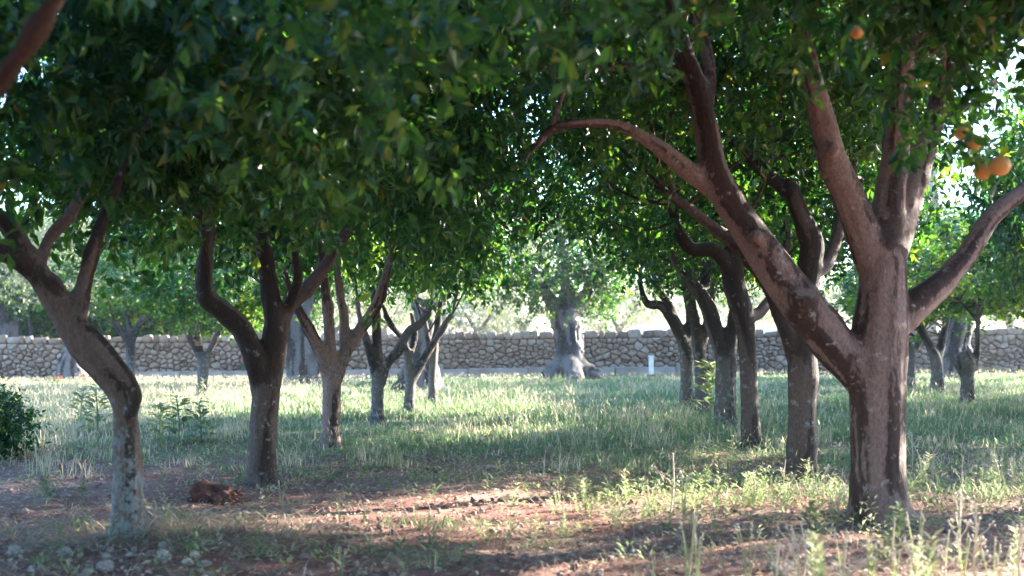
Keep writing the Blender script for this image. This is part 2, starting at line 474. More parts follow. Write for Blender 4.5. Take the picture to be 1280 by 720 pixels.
def make_crown(seed, n_clump, shoots, nleaf, L, rad, mname, spread=.30, low=-.62, narrow=False, inner=.45, tint0=.36, tvar=.16):
    """foliage of a crown in local metres; returns mesh, clump centres, shoot positions, shoot directions"""
    g = np.random.default_rng(seed)
    d = norm(g.normal(size=(n_clump * 4, 3)))
    d = d[(d[:, 2] > low)][:n_clump]
    lob = 1 + .22 * vnoise(d * 1.7 + seed)
    fac = g.uniform(inner, 1.0, len(d)) ** .6
    cl = d * np.array(rad) * (fac * lob)[:, None]
    ci = g.integers(0, len(cl), len(cl) * shoots)
    size = g.uniform(.65, 1.35, len(cl))
    sp = cl[ci] + g.normal(size=(len(ci), 3)) * (spread * size[ci])[:, None] * np.array([1, 1, .8])
    out = norm(norm(sp / np.array(rad)) * 1.0 + g.normal(size=sp.shape) * .75 + np.array([0, 0, .15]))
    k = np.repeat(np.arange(len(sp)), nleaf)
    along = g.uniform(0, 2.2 * L, len(k))
    pos = sp[k] + out[k] * along[:, None]
    rnd = g.normal(size=pos.shape)
    side = norm(rnd - (rnd * out[k]).sum(1)[:, None] * out[k])
    dirv = norm(out[k] * g.uniform(.2, .9, len(k))[:, None] + side + np.array([0, 0, -.28]))
    up = norm(out[k] * .7 + np.array([0, 0, .8]) + g.normal(size=pos.shape) * .35)
    ct = g.normal(size=len(cl)) * tvar
    tint = np.clip(tint0 + ct[ci][k] + g.normal(size=len(k)) * .13, 0, .8)
    odd = g.random(len(k)) < .02
    tint[odd] = g.uniform(.85, 1, odd.sum())
    tv, tf = (NARROW_V, NARROW_F) if narrow else (LEAF_V, LEAF_F)
    sc = L * g.uniform(.7, 1.25, len(k))
    v, f, t = scatter(tv, tf, pos, frames(dirv, up), sc, tint)
    return mesh_np('foliage', v, f, M[mname], False, {'tint': t}), cl, sp, out

CROWNS = {
    'near_a': make_crown(1, 120, 44, 8, .105, (2.55, 2.55, 1.45), 'citrus_leaf'),
    'near_b': make_crown(2, 120, 44, 8, .105, (2.55, 2.55, 1.45), 'citrus_leaf'),
    'mid_a': make_crown(3, 105, 34, 8, .125, (2.5, 2.5, 1.5), 'citrus_leaf', .34),
    'mid_b': make_crown(4, 105, 34, 8, .125, (2.5, 2.5, 1.5), 'citrus_leaf', .34),
    'sparse': make_crown(5, 46, 30, 7, .105, (2.5, 2.5, 1.4), 'citrus_leaf', .26),
    'olive': make_crown(6, 90, 26, 8, .15, (2.6, 2.6, 2.0), 'olive_leaf', .36, -.8, True, tint0=.45),
    'olive_far': make_crown(7, 60, 18, 7, .26, (2.6, 2.6, 2.0), 'olive_leaf', .42, -.9, True, tint0=.6),
    'bushy': make_crown(8, 80, 36, 8, .16, (2.4, 2.4, 1.9), 'citrus_leaf', .36, -.95, tint0=.42),
    'shrub': make_crown(9, 46, 26, 7, .09, (.72, .72, .55), 'citrus_leaf', .12, -.9, tint0=.2, tvar=.1),
    'small': make_crown(10, 44, 24, 7, .14, (1.5, 1.5, 1.2), 'citrus_leaf', .26, -.8, tint0=.45),
}

def leaf_object_mesh(seed):
    g = np.random.default_rng(seed)
    ts = np.linspace(0, 1, 6); w = .23 * np.sin(np.pi * np.clip(ts, .0, 1) ** .8) ** .8
    v, bend = [], g.uniform(.1, .3)
    for t, ww in zip(ts, w):
        z = -bend * t * t
        for s in (-1, 0, 1): v.append((s * ww, t, z + abs(s) * ww * .3))
    f = []
    for i in range(5):
        for s in range(2):
            a = i * 3 + s; f.append((a, a + 1, a + 4, a + 3))
    return mesh_np('leaf', np.array(v), np.array(f), M['citrus_leaf'], True, {'tint': np.full(len(v), (.15, .3, .45, .62, .8, .97)[seed % 6])}, 4)
LEAF_MESHES = [leaf_object_mesh(k) for k in range(6)]

def add_leaves(root, pts, outs, n_shoot, per, L, seed, mt, window):
    """the leaves that show largest: separate leaf objects on the shoots nearest the camera inside the frame"""
    g = np.random.default_rng(seed)
    b, z = pts[:, 1], pts[:, 2] - EYE
    c, s = math.cos(PITCH), math.sin(PITCH)
    dep = np.maximum(b * c + z * s, .1)
    px = 640 + F * pts[:, 0] / dep; py = 360 - F * (-b * s + z * c) / dep
    ok = np.where((px > window[0]) & (px < window[2]) & (py > window[1]) & (py < window[3]) & (dep > 2.2))[0]
    ok = ok[np.argsort(dep[ok])][:int(n_shoot * 1.8)]
    ok = g.permutation(ok)[:n_shoot]
    base = np.array(root.location)
    for i in ok:
        o = outs[i]
        for k in range(per):
            rnd = g.normal(size=3); side = norm(rnd - rnd @ o * o)
            dv = norm(o * g.uniform(.2, .8) + side + np.array([0, 0, -.5]))
            up = norm(o * .6 + np.array([0, 0, .8]) + g.normal(size=3) * .3)
            fr = frames(dv[None], up[None])[0]
            m4 = Matrix([list(fr[r]) + [0] for r in range(3)] + [[0, 0, 0, 1]])
            p = pts[i] + o * g.uniform(0, .2) - base
            lo = bpy.data.objects.new('leaf', LEAF_MESHES[g.choice(6, p=mt)])
            COL.objects.link(lo); lo.parent = root
            sc = L * g.uniform(.5, 1.3)
            lo.matrix_local = Matrix.Translation(p) @ m4 @ Matrix.Diagonal((sc, sc, sc, 1))

# ------------------------------------------------------------------ trees
def tree(name, label, group, base_px, barkname, limbs, crown, voxel=.022, amp=.010, freq=(9, 9, 2.2), split=True, twigs=True, base=None, lpx=True, cat='tree', leafpart='crown'):
    """limbs: lists of (px, py, r_px, depth offset); the first list is the trunk"""
    B = np.array(base, float) if base is not None else G(*base_px)
    d0 = B[1]
    root = empty(name, tuple(B), label, cat, group)
    paths = []
    for k, lb in enumerate(limbs):
        rows = []
        for t in lb:
            if lpx:
                px, py, r = t[:3]; dd = t[3] if len(t) > 3 else 0
                p = P(px, py, d0 + dd); rr = r / F * (d0 + dd)
            else:
                p = B + np.array(t[:3]); rr = t[3]
            rows.append((*(p - B), rr))
        if k == 0:
            rows[0] = (0, 0, -.06, rows[0][3])
        paths.append(smooth_path(rows, 5))
    nmain = len(paths)
    if lpx and d0 < 30 and B is not None:
        g = np.random.default_rng(int(abs(B[0] * 50) + d0 * 7))
        rb = paths[0][0, 3] * .86
        for a in np.arange(5) * 1.257 + g.uniform(0, 1.2) + g.normal(size=5) * .2:
            c_, s_ = math.cos(a), math.sin(a); k = g.uniform(1.15, 1.65)
            paths.append(smooth_path([(c_ * rb * .35, s_ * rb * .35, rb * 1.5, rb * .55), (c_ * rb * .75, s_ * rb * .75, rb * .45, rb * .42), (c_ * rb * k, s_ * rb * k, -.05, rb * .26)], 4))
    v, q, co, limb = wood(paths, voxel, amp, freq, STREAK[barkname])
    paths = paths[:nmain]; limb[limb >= nmain] = 0
    n = vertex_normals(v, q)
    ql = limb[q[:, 0]]
    hgt = v[:, 2]
    if split:
        trunk = ob('trunk', submesh('trunk', v, q, n, co, hgt, ql == 0, M[barkname]), root)
        for k in range(1, len(paths)):
            mk = ql == k
            if mk.sum() > 20:
                ob('limb', submesh('limb', v, q, n, co, hgt, mk, M[barkname]), trunk)
    else:
        trunk = ob('trunk', submesh('trunk', v, q, n, co, hgt, ql >= 0, M[barkname]), root)
    info = None
    for (variant, off, scl, rz) in crown:
        me, cl, sp, out = CROWNS[variant]
        co_ = ob(leafpart, me, root, off, (0, 0, rz), scl)
        co_['kind'] = 'stuff'
        cz, sz = math.cos(rz), math.sin(rz)
        rm = np.array([[cz, -sz, 0], [sz, cz, 0], [0, 0, 1]])
        tr = lambda a: (a * np.array(scl)) @ rm.T + np.array(off)
        if twigs:
            ends = np.vstack([p[len(p) // 2:, :] for p in paths[1:]] or [paths[0][-3:]])
            vs, fs, cn = [], [], 0
            g = np.random.default_rng(int(abs(B[0] * 100)) + 3)
            clw = tr(cl)
            for c in clw[g.permutation(len(clw))[:46]]:
                dd = np.linalg.norm(ends[:, :3] - c, axis=1) + g.random(len(ends)) * .9
                e = ends[np.argmin(dd)]
                if dd.min() > 1.7: continue
                mid = (e[:3] + c) / 2 + g.normal(size=3) * .16 + np.array([0, 0, .08])
                r0 = min(.022, e[3] * .6)
                pth = smooth_path([(*e[:3], r0), (*mid, r0 * .7), (*c, .004)], 4)
                tv, tf, _ = tube(pth, 5, False)
                vs.append(tv); fs.append(tf + cn); cn += len(tv)
            V = np.vstack(vs)
            tw = ob('twigs', mesh_np('twigs', V, np.vstack(fs), M[barkname], True, {'streak': V[:, 0] * 0, 'height': V[:, 2] + 2}, 4), root)
            tw['kind'] = 'stuff'
        info = (tr(sp) + B, norm(out @ rm.T))
    return root, info

RG = 'citrus trees of the right row'
LG = 'citrus trees of the left row'
r1, r1i = tree('orange_tree', 'nearest big trunk at right with dark streaks, its thick knobbed limb leaning far left', RG, (1099, 656), 'citrus_bark', [
    [(1099, 660, 42), (1098, 610, 36), (1097, 540, 35), (1096, 480, 36), (1098, 430, 36), (1102, 380, 32), (1104, 330, 29), (1103, 300, 25)],
    [(1096, 545, 8, .02), (1086, 500, 18, -.01), (1068, 462, 26, -.03), (1040, 428, 28, -.06), (1005, 385, 28, -.1), (965, 330, 25, -.15), (920, 265, 21, -.2), (893, 215, 19, -.25), (880, 150, 16, -.3), (866, 95, 14, -.3), (848, 45, 12, -.3), (825, -40, 9, -.3)],
    [(1000, 392, 24, -.12), (1003, 372, 23, -.24), (1006, 362, 17, -.30)],
    [(895, 240, 14, -.2), (850, 205, 12.5, -.35), (810, 175, 10.5, -.5), (770, 156, 9, -.6), (720, 155, 8, -.75), (688, 163, 6.5, -.8), (668, 185, 3.5, -.85), (655, 205, 2, -.88), (648, 238, 1.2, -.9)],
    [(883, 130, 10, -.3), (887, 90, 9.5, -.2), (878, 48, 8.5, -.1), (866, 0, 7, 0)],
    [(858, 82, 6, -.28), (820, 84, 5.5, .2), (775, 80, 5, .5), (725, 90, 4, .8), (690, 110, 3, 1.0)],
    [(1092, 330, 24, 0), (1062, 250, 21, -.1), (1042, 205, 19, -.2), (1028, 150, 17, -.3), (1014, 95, 15, -.4), (995, 10, 11, -.5)],
    [(1104, 320, 24, 0), (1112, 245, 20, .1), (1120, 190, 18, .1), (1128, 120, 15, 0), (1140, 20, 11, -.1)],
    [(1112, 320, 22, .05), (1136, 245, 18, .3), (1152, 195, 16, .45), (1172, 130, 12, .6), (1195, 40, 9, .7)],
    [(1100, 440, 14, .0), (1122, 402, 20, .05), (1150, 376, 19, .1), (1185, 345, 15.5, .2), (1212, 312, 13.5, .3), (1240, 270, 12, .4), (1282, 238, 11, .5), (1350, 195, 8, .7)],
    [(950, 300, 12, -.3), (944, 292, 8, -.42)], [(1035, 190, 10, -.3), (1044, 183, 6, -.4)],
], [('near_a', (-.75, -.35, 4.2), (1.0, 1.0, 1.05), .4)], voxel=.018, amp=.008)
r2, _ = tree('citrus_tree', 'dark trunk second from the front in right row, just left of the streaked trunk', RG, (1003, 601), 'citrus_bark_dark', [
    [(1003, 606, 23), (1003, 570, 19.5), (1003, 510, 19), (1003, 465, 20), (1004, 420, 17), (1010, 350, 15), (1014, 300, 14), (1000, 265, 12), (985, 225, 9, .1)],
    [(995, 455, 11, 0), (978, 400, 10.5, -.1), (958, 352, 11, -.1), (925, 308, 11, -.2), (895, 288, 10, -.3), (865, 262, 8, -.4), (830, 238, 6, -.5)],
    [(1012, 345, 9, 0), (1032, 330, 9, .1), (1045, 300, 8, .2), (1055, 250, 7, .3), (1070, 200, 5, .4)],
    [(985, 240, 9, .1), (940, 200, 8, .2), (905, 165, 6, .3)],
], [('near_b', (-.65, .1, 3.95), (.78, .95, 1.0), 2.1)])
r3, _ = tree('citrus_tree', 'slim straight dark trunk standing third from the front in right row', RG, (940, 561), 'citrus_bark_dark', [
    [(940, 565, 15), (939, 530, 12.5), (935, 470, 12), (932, 410, 13), (922, 370, 14), (915, 335, 13), (918, 300, 9)],
    [(917, 350, 10, 0), (895, 315, 10, -.1), (865, 312, 9, -.2), (848, 290, 8, -.3), (842, 255, 7, -.3), (850, 215, 5, -.2)],
    [(932, 400, 9, 0), (955, 385, 7, .2), (975, 350, 6.5, .4), (985, 300, 5, .5)],
], [('mid_a', (-.2, 0, 3.4), (.78, .95, .95), .3)])
r4, _ = tree('citrus_tree', 'lichen spotted trunk fourth from the front in right row, limb kinked sharply left', RG, (907, 538), 'lichen_bark', [
    [(907, 542, 17), (907, 510, 14), (907, 470, 14), (908, 440, 13), (916, 410, 9), (922, 370, 7), (925, 330, 5)],
    [(903, 450, 10, 0), (893, 410, 10.5, 0), (880, 375, 10, -.1), (862, 350, 8.5, -.1), (846, 330, 6.5, -.1), (833, 300, 5, -.1)],
    [(878, 375, 7, -.1), (882, 340, 7, .1), (878, 300, 5, .2)],
], [('mid_b', (.35, 0, 3.2), (.70, .8, .85), 1.3)], amp=.012)
r5, _ = tree('citrus_tree', 'lichen grey trunk fifth from the front in right row, crossing its paler neighbour', RG, (879, 520), 'lichen_bark', [
    [(879, 523, 12), (878, 500, 9.5), (876, 460, 9), (872, 430, 8.5), (868, 395, 6), (862, 360, 5), (858, 320, 4)],
    [(874, 440, 7, 0), (885, 400, 6, .1), (890, 360, 5, .2), (893, 320, 4, .2)],
], [('mid_a', (.4, 0, 3.05), (.62, .7, .8), 2.6)], voxel=.028, amp=.012)
r6, _ = tree('citrus_tree', 'farthest trunk of the right row, two slender limbs reaching left over the wall', RG, (859, 511), 'lichen_bark', [
    [(859, 514, 11), (859, 490, 9), (858, 455, 9), (855, 430, 8.5), (840, 400, 7), (826, 382, 6), (810, 380, 5), (802, 362, 4), (800, 340, 3)],
    [(855, 428, 7, 0), (838, 385, 6, .2), (822, 360, 5, .3), (815, 335, 4, .3)],
    [(858, 440, 6, 0), (862, 400, 5, .1), (858, 365, 4.5, .2), (850, 330, 4, .2)],
], [('mid_b', (.35, 0, 3.0), (.55, .6, .7), 4.0)], voxel=.028, amp=.012)

l1, l1i = tree('orange_tree', 'near left trunk crusted with grey lichen below, bending sharply left into a twisted limb', LG, (160, 675), 'crusted_bark', [
    [(160, 680, 27), (161, 640, 22), (160, 590, 19.5), (158, 545, 18), (156, 515, 17), (150, 487, 21), (132, 462, 23), (108, 435, 22), (88, 405, 19), (68, 372, 18), (48, 342, 16), (28, 310, 13.5), (8, 280, 12), (-30, 245, 10)],
    [(165, 520, 9, -.08), (168, 490, 10, -.1), (150, 460, 11, -.12), (118, 425, 12, -.1), (98, 405, 12, -.05), (103, 360, 11, .05), (117, 315, 9.5, .1), (127, 280, 8, .15), (150, 220, 6, .2), (180, 150, 4, .3)],
    [(52, 350, 13, 0), (18, 322, 12.5, -.1), (-15, 308, 11, -.15), (-60, 280, 9, -.2)],
    [(48, 340, 9, 0), (58, 305, 7.5, .15), (76, 282, 7, .2), (90, 266, 6.5, .25), (110, 225, 5, .3)],
], [('near_b', (-.15, -.2, 3.25), (1.0, 1.0, 1.05), 1.0)], voxel=.016, amp=.011, freq=(11, 11, 3))
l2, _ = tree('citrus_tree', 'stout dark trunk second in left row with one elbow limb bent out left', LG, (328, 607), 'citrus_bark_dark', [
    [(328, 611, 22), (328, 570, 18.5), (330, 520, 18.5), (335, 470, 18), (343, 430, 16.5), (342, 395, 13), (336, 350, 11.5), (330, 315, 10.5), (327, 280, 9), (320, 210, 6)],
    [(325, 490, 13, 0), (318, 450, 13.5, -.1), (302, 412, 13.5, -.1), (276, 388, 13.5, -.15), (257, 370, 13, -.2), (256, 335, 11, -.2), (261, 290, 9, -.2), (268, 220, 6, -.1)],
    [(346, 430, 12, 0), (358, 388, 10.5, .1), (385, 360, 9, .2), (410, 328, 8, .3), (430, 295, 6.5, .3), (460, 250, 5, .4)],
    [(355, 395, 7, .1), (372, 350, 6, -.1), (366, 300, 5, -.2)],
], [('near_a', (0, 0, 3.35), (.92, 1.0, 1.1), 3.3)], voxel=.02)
l3, _ = tree('citrus_tree', 'reddish trunk third in left row, splitting low into four upright limbs', LG, (414, 561), 'citrus_bark', [
    [(414, 564, 15), (414, 535, 12), (415, 500, 12.5), (414, 470, 12), (413, 440, 8), (410, 390, 7), (405, 350, 6), (400, 300, 5)],
    [(410, 475, 8, 0), (400, 440, 8, -.1), (385, 410, 7.5, -.2), (372, 385, 6.5, -.3), (355, 340, 5, -.3)],
    [(420, 475, 9, 0), (432, 440, 8.5, .1), (450, 412, 8, .2), (470, 385, 7, .3), (481, 350, 6, .3), (492, 310, 5, .4)],
    [(432, 438, 7, .1), (430, 400, 6.5, .2), (425, 365, 6, .2), (420, 330, 5, .2)],
], [('mid_a', (-.2, 0, 3.35), (.88, .95, 1.1), 5.0)])
l4, _ = tree('citrus_tree', 'whitish spotted slim trunk fourth in left row, two limbs forming a narrow fork', LG, (472, 531), 'lichen_bark', [
    [(472, 534, 11), (472, 510, 8.5), (472, 475, 8.5), (472, 440, 7), (470, 400, 6), (468, 360, 5)],
    [(470, 475, 6, 0), (462, 440, 5.5, -.1), (452, 405, 5, -.2), (446, 370, 4, -.2)],
    [(476, 480, 7, 0), (484, 455, 6.5, .1), (498, 438, 6, .2), (510, 415, 5.5, .2), (528, 402, 4.5, .3), (540, 380, 3.5, .3)],
], [('mid_b', (-.2, 0, 3.3), (.85, .9, 1.0), .7)], voxel=.026, amp=.012)
l5, _ = tree('citrus_tree', 'spotted thin trunk fifth in left row, one limb leaning before the broad grey olive', LG, (512, 516), 'lichen_bark', [
    [(512, 519, 9.5), (512, 500, 7.5), (513, 475, 7), (510, 450, 5.5), (504, 425, 4.5), (488, 405, 4), (478, 380, 3)],
    [(514, 478, 6.5, 0), (526, 455, 6, .1), (540, 432, 5, .2), (555, 408, 4.5, .2), (566, 392, 4, .3)],
    [(511, 455, 4, 0), (518, 420, 4, .2), (514, 390, 3, .2)],
], [('mid_a', (-.2, 0, 3.2), (.75, .8, .9), 1.9)], voxel=.028, amp=.012)
l6, _ = tree('citrus_tree', 'farthest and thinnest trunk of the left row, against the right edge of the grey olive', LG, (541, 508), 'lichen_bark', [
    [(541, 511, 8), (541, 490, 6), (541, 460, 5.5), (543, 430, 5), (548, 400, 4), (552, 370, 3)],
    [(542, 455, 5, 0), (534, 420, 4, .2), (530, 390, 3, .2)],
], [('mid_b', (-.3, 0, 3.1), (.65, .7, .85), 2.9)], voxel=.028, amp=.010)

# the two nearest trees stand just outside the frame and reach into it
l0, l0i = tree('orange_tree', 'close out of focus branch and leaves hanging in the top left corner', LG, None, 'red_bark', [
    [(0, 0, 0, .16), (.02, 0, .5, .13), (0, .02, 1.0, .13), (-.05, .05, 1.35, .11), (-.2, .1, 1.9, .08)],
    [(0, .02, 1.15, .09), (.25, -.1, 1.5, .07), (.62, -.35, 1.74, .042), (.95, -.55, 2.02, .037), (1.2, -.7, 2.3, .033), (1.5, -.8, 2.7, .024)],
    [(0, 0, 1.2, .08), (-.3, .5, 1.9, .06), (-.5, .9, 2.6, .04)],
], [('sparse', (.35, .15, 3.2), (.95, .95, 1.0), .2)], base=(-2.35, 4.25, float(H(-2.35, 4.25))), lpx=False, twigs=False)
r0, r0i = tree('orange_tree', 'close leafy boughs hanging from the top right above the oranges', RG, None, 'citrus_bark', [
    [(0, 0, 0, .17), (0, 0, .6, .14), (.03, 0, 1.2, .13), (.05, .05, 1.7, .085), (.12, .1, 2.4, .05), (.1, .2, 3.2, .022), (.0, .2, 3.9, .008)],
    [(0, 0, 1.25, .09), (.1, -.3, 1.75, .07), (0, -.5, 2.6, .05), (-.5, -.6, 3.4, .03)],
    [(0, 0, 1.3, .08), (.4, .4, 1.8, .06), (.8, .6, 2.4, .04)],
], [('near_a', (-.2, -.05, 3.95), (.95, .95, .95), 4.4)], base=(2.75, 5.9, float(H(2.75, 5.9))), lpx=False)
add_leaves(r1, *r1i, 100, 3, .10, 21, [.25, .25, .25, .15, .07, .03], (560, -40, 1330, 170))
add_leaves(r0, *r0i, 100, 3, .085, 22, [.25, .25, .25, .15, .07, .03], (520, -40, 1330, 150))
add_leaves(l1, *l1i, 100, 3, .085, 23, [.25, .25, .25, .15, .07, .03], (-60, -40, 660, 400))
add_leaves(l0, *l0i, 60, 3, .07, 24, [.1, .1, .2, .2, .3, .1], (-60, -60, 600, 330))

def bough(root, pts, outs, L, per, seed, tint):
    g = np.random.default_rng(seed)
    k = np.repeat(np.arange(len(pts)), per)
    rnd = g.normal(size=(len(k), 3)); side = norm(rnd - (rnd * outs[k]).sum(1)[:, None] * outs[k])
    dv = norm(outs[k] * g.uniform(.2, .9, len(k))[:, None] + side + np.array([0, 0, -.45]))
    up = norm(outs[k] * .5 + np.array([0, 0, .8]) + g.normal(size=(len(k), 3)) * .35)
    v, f, t = scatter(LEAF_V, LEAF_F, pts[k] + outs[k] * g.uniform(0, .22, len(k))[:, None] - np.array(root.location), frames(dv, up), L * g.uniform(.6, 1.3, len(k)), np.clip(g.normal(tint, .18, len(k)), 0, 1))
    o = ob('bough', mesh_np('bough', v, f, M['citrus_leaf'], False, {'tint': t}), root); o['kind'] = 'stuff'
gb = np.random.default_rng(61)
def spots(n, x0, x1, y1, pw):
    return np.array([P(x, y, d) for x, y, d in zip(gb.uniform(x0, x1, n), -25 + (y1 + 25) * gb.random(n) ** pw, gb.uniform(7.0, 9.2, n))])
for k, (n, x0, x1, y1, pw) in enumerate(((70, 1075, 1220, 185, 1.2), (45, 900, 1080, 75, 1.5), (60, 590, 830, 85, 1.5))):
    bough(r1, spots(n, x0, x1, y1, pw), norm(gb.normal(size=(n, 3)) + np.array([0, -.4, -.3])), .105, 9, 62 + k, .3)

# small trees away from the two rows
SG = 'young citrus trees near the wall'
tree('citrus_tree', 'small grey blue trunk forking in three before the wall, left of the elbow limb', SG, (253, 498), 'lichen_bark', [
    [(253, 501, 9), (253, 480, 7), (254, 462, 8), (253, 448, 7)],
    [(252, 455, 5, 0), (244, 435, 4.5, 0), (235, 418, 4, 0), (226, 395, 3, 0)],
    [(253, 455, 5, 0), (249, 430, 4, .1), (246, 405, 3.5, .1), (248, 380, 3, .1)],
    [(256, 455, 5, 0), (264, 435, 4.5, .1), (274, 415, 4, .1), (288, 395, 3, .1)],
], [('small', (0, 0, 2.75), (1.15, 1.15, .95), .5)], voxel=.035, amp=.010)
tree('citrus_tree', 'small grey trunk partly hidden behind the twisted near left trunk', SG, (162, 486), 'lichen_bark', [
    [(162, 489, 9), (162, 465, 7), (163, 440, 6.5), (163, 425, 6)],
    [(163, 432, 5, 0), (150, 412, 4, 0), (138, 398, 3, 0)],
    [(163, 432, 5, 0), (172, 408, 4.5, .1), (186, 394, 4, .1)],
    [(163, 430, 4, 0), (161, 405, 3.5, .1), (158, 385, 3, .1)],
], [('small', (0, 0, 2.9), (1.35, 1.3, 1.0), 2.5)], voxel=.035, amp=.010)
tree('citrus_tree', 'stubby trunk topped by a leafy burl and one thin upright shoot, far right', SG, (1210, 506), 'lichen_bark', [
    [(1210, 509, 11), (1210, 490, 9), (1209, 470, 9.5), (1206, 455, 14), (1202, 440, 11)],
    [(1216, 462, 7, 0), (1221, 440, 3.5, 0), (1222, 410, 3, .05), (1222, 375, 2.6, .1), (1218, 330, 2.4, .1)],
    [(1221, 400, 2.5, .05), (1210, 388, 2.4, .1), (1196, 372, 2, .1)],
], [('small', (.1, .1, 2.65), (1.5, 1.4, .8), 1.5)], voxel=.025, amp=.012)
tree('citrus_tree', 'spotted leaning trunk with leafy sprouts, left of the burl topped stub at right', SG, (1172, 493), 'lichen_bark', [
    [(1172, 496, 11), (1172, 475, 8.5), (1170, 452, 8), (1160, 428, 6), (1150, 408, 5), (1142, 385, 4)],
    [(1171, 455, 6, 0), (1178, 425, 5, .2), (1184, 395, 4, .2)],
], [('small', (.1, .1, 2.7), (1.3, 1.3, 1.0), 4.1)], voxel=.03, amp=.012)
tree('citrus_tree', 'short pale trunk nearest the wall, seen just past the streaked trunk', SG, (1139, 486), 'lichen_bark', [
    [(1139, 489, 7), (1139, 465, 6), (1138, 440, 7), (1130, 420, 4), (1125, 400, 3)],
    [(1139, 445, 5, 0), (1150, 425, 4, .1), (1156, 410, 3, .1)],
], [('small', (0, 0, 2.6), (1.0, 1.0, .9), 5.2)], voxel=.035, amp=.010)

# old olives inside the wall
OG = 'old olive trees inside the wall'
tree('olive_tree', 'massive fluted olive trunk with spreading roots, alone at the end of the alley', OG, (712, 476), 'olive_bark', [
    [(712, 480, 25), (711, 464, 21), (711, 440, 18), (709, 420, 17.5), (706, 402, 18.5), (704, 388, 18)],
    [(716, 452, 12, 0), (730, 462, 13, -.1), (742, 468, 9, -.2), (758, 477, 4, -.3)], [(708, 452, 12, 0), (696, 464, 13, -.2), (682, 473, 9, -.4)], [(712, 455, 12, -.3), (716, 468, 13, -.7), (724, 477, 8, -1.2)],
    [(704, 395, 12, 0), (690, 378, 9, 0), (676, 358, 7, .2), (664, 330, 5, .3)],
    [(712, 395, 12, 0), (726, 376, 8, .1), (740, 352, 6, .2), (752, 325, 4, .3)],
    [(708, 392, 11, 0), (708, 360, 8, .2), (704, 320, 6, .4), (700, 270, 4, .5)],
], [('bushy', (-.1, 0, 4.0), (.95, .95, .95), .9)], voxel=.045, amp=.055, freq=(6, 6, .5))
tree('olive_tree', 'broad blue grey olive trunk flaring at its foot behind the end of the left row', OG, (524, 492), 'olive_bark', [
    [(523, 497, 37), (525, 472, 27), (528, 445, 20), (530, 420, 19), (532, 400, 18), (534, 385, 16)],
    [(508, 485, 11, 0), (495, 490, 8, -.2), (484, 496, 5, -.3)], [(540, 485, 11, 0), (555, 490, 7, -.2), (568, 495, 4, -.2)],
    [(530, 395, 11, 0), (518, 370, 8, .2), (505, 335, 5, .3)], [(536, 390, 11, 0), (556, 360, 8, .3), (575, 325, 5, .3)],
], [('olive', (0, .3, 3.9), (1.0, 1.0, .85), 2.2)], voxel=.05, amp=.06, freq=(3.5, 3.5, .6))
tree('olive_tree', 'deeply furrowed blue grey trunk behind the stout dark trunk of the left row', OG, (374, 481), 'olive_bark', [
    [(374, 484, 20), (374, 465, 17), (373, 440, 16), (373, 415, 16), (372, 395, 15)],
    [(390, 470, 8, 0), (396, 450, 7, .1), (394, 430, 5, .1)],
    [(372, 400, 10, 0), (360, 375, 7, .2), (350, 340, 5, .3)], [(374, 400, 10, 0), (390, 370, 7, .3), (405, 330, 5, .3)],
], [('olive', (0, .3, 4.0), (1.0, 1.0, .85), 3.4)], voxel=.05, amp=.05, freq=(7, 7, .5))
tree('olive_tree', 'pale conical olive trunk seen through the bend of the near left tree', OG, (90, 479), 'olive_bark', [
    [(90, 482, 24), (89, 462, 18), (90, 440, 13), (92, 420, 11), (92, 400, 10)],
    [(92, 408, 8, 0), (80, 385, 6, .2), (70, 350, 4, .3)], [(93, 408, 8, 0), (108, 385, 6, .3), (120, 350, 4, .3)],
], [('olive', (0, .3, 4.1), (.95, .95, .85), 4.4)], voxel=.05, amp=.06, freq=(3.5, 3.5, .6))
tree('olive_tree', 'dark wide olive trunk at the left edge of the picture by the wall', OG, (8, 474), 'olive_bark', [
    [(6, 477, 24), (7, 455, 18), (9, 430, 16), (10, 405, 15)],
    [(28, 465, 6, 0), (35, 440, 4, 0), (37, 415, 3.5, .1), (33, 398, 3, .1), (26, 385, 2, .1)],
    [(8, 410, 10, 0), (-5, 380, 7, .2), (-15, 345, 5, .2)], [(12, 410, 10, 0), (24, 378, 6, .3), (40, 345, 4, .3)],
], [('bushy', (0, .3, 4.0), (.9, .9, .8), 5.4)], voxel=.05, amp=.06, freq=(3.5, 3.5, .6))
tree('olive_tree', 'big rough olive trunk leaning by the wall behind the burl topped stub', OG, (1192, 477), 'olive_bark', [
    [(1190, 480, 24), (1190, 460, 20), (1194, 435, 20), (1199, 410, 19), (1202, 390, 17)],
    [(1200, 400, 11, 0), (1188, 375, 8, .2), (1178, 340, 5, .3)], [(1204, 398, 11, 0), (1222, 370, 8, .3), (1240, 335, 5, .3)],
], [('bushy', (.4, .4, 3.6), (1.0, 1.0, .72), 1.2)], voxel=.05, amp=.07, freq=(4, 4, .6))
tree('pine_tree', 'tall straight pale trunk rising against the bright sky behind the right tree', None, None, 'pale_bark', [
    [(0, 0, 0, .42), (0, 0, 2.5, .36), (.1, 0, 5.0, .34), (.12, 0, 8.2, .31), (.1, .1, 12.5, .25), (0, .1, 15.5, .15)],
    [(.1, 0, 13, .15), (1.2, .3, 14.5, .1), (2.0, .3, 15.3, .05)], [(.1, 0, 13.4, .15), (-1.2, .3, 15, .1), (-2.0, .3, 16, .05)],
], [('olive_far', (0, 0, 16.0), (1.5, 1.5, .8), .4)], base=(P(1163, 470, 55)[0], 55, float(H(17, 55))), lpx=False, voxel=.07, amp=.03, freq=(4, 4, .8))

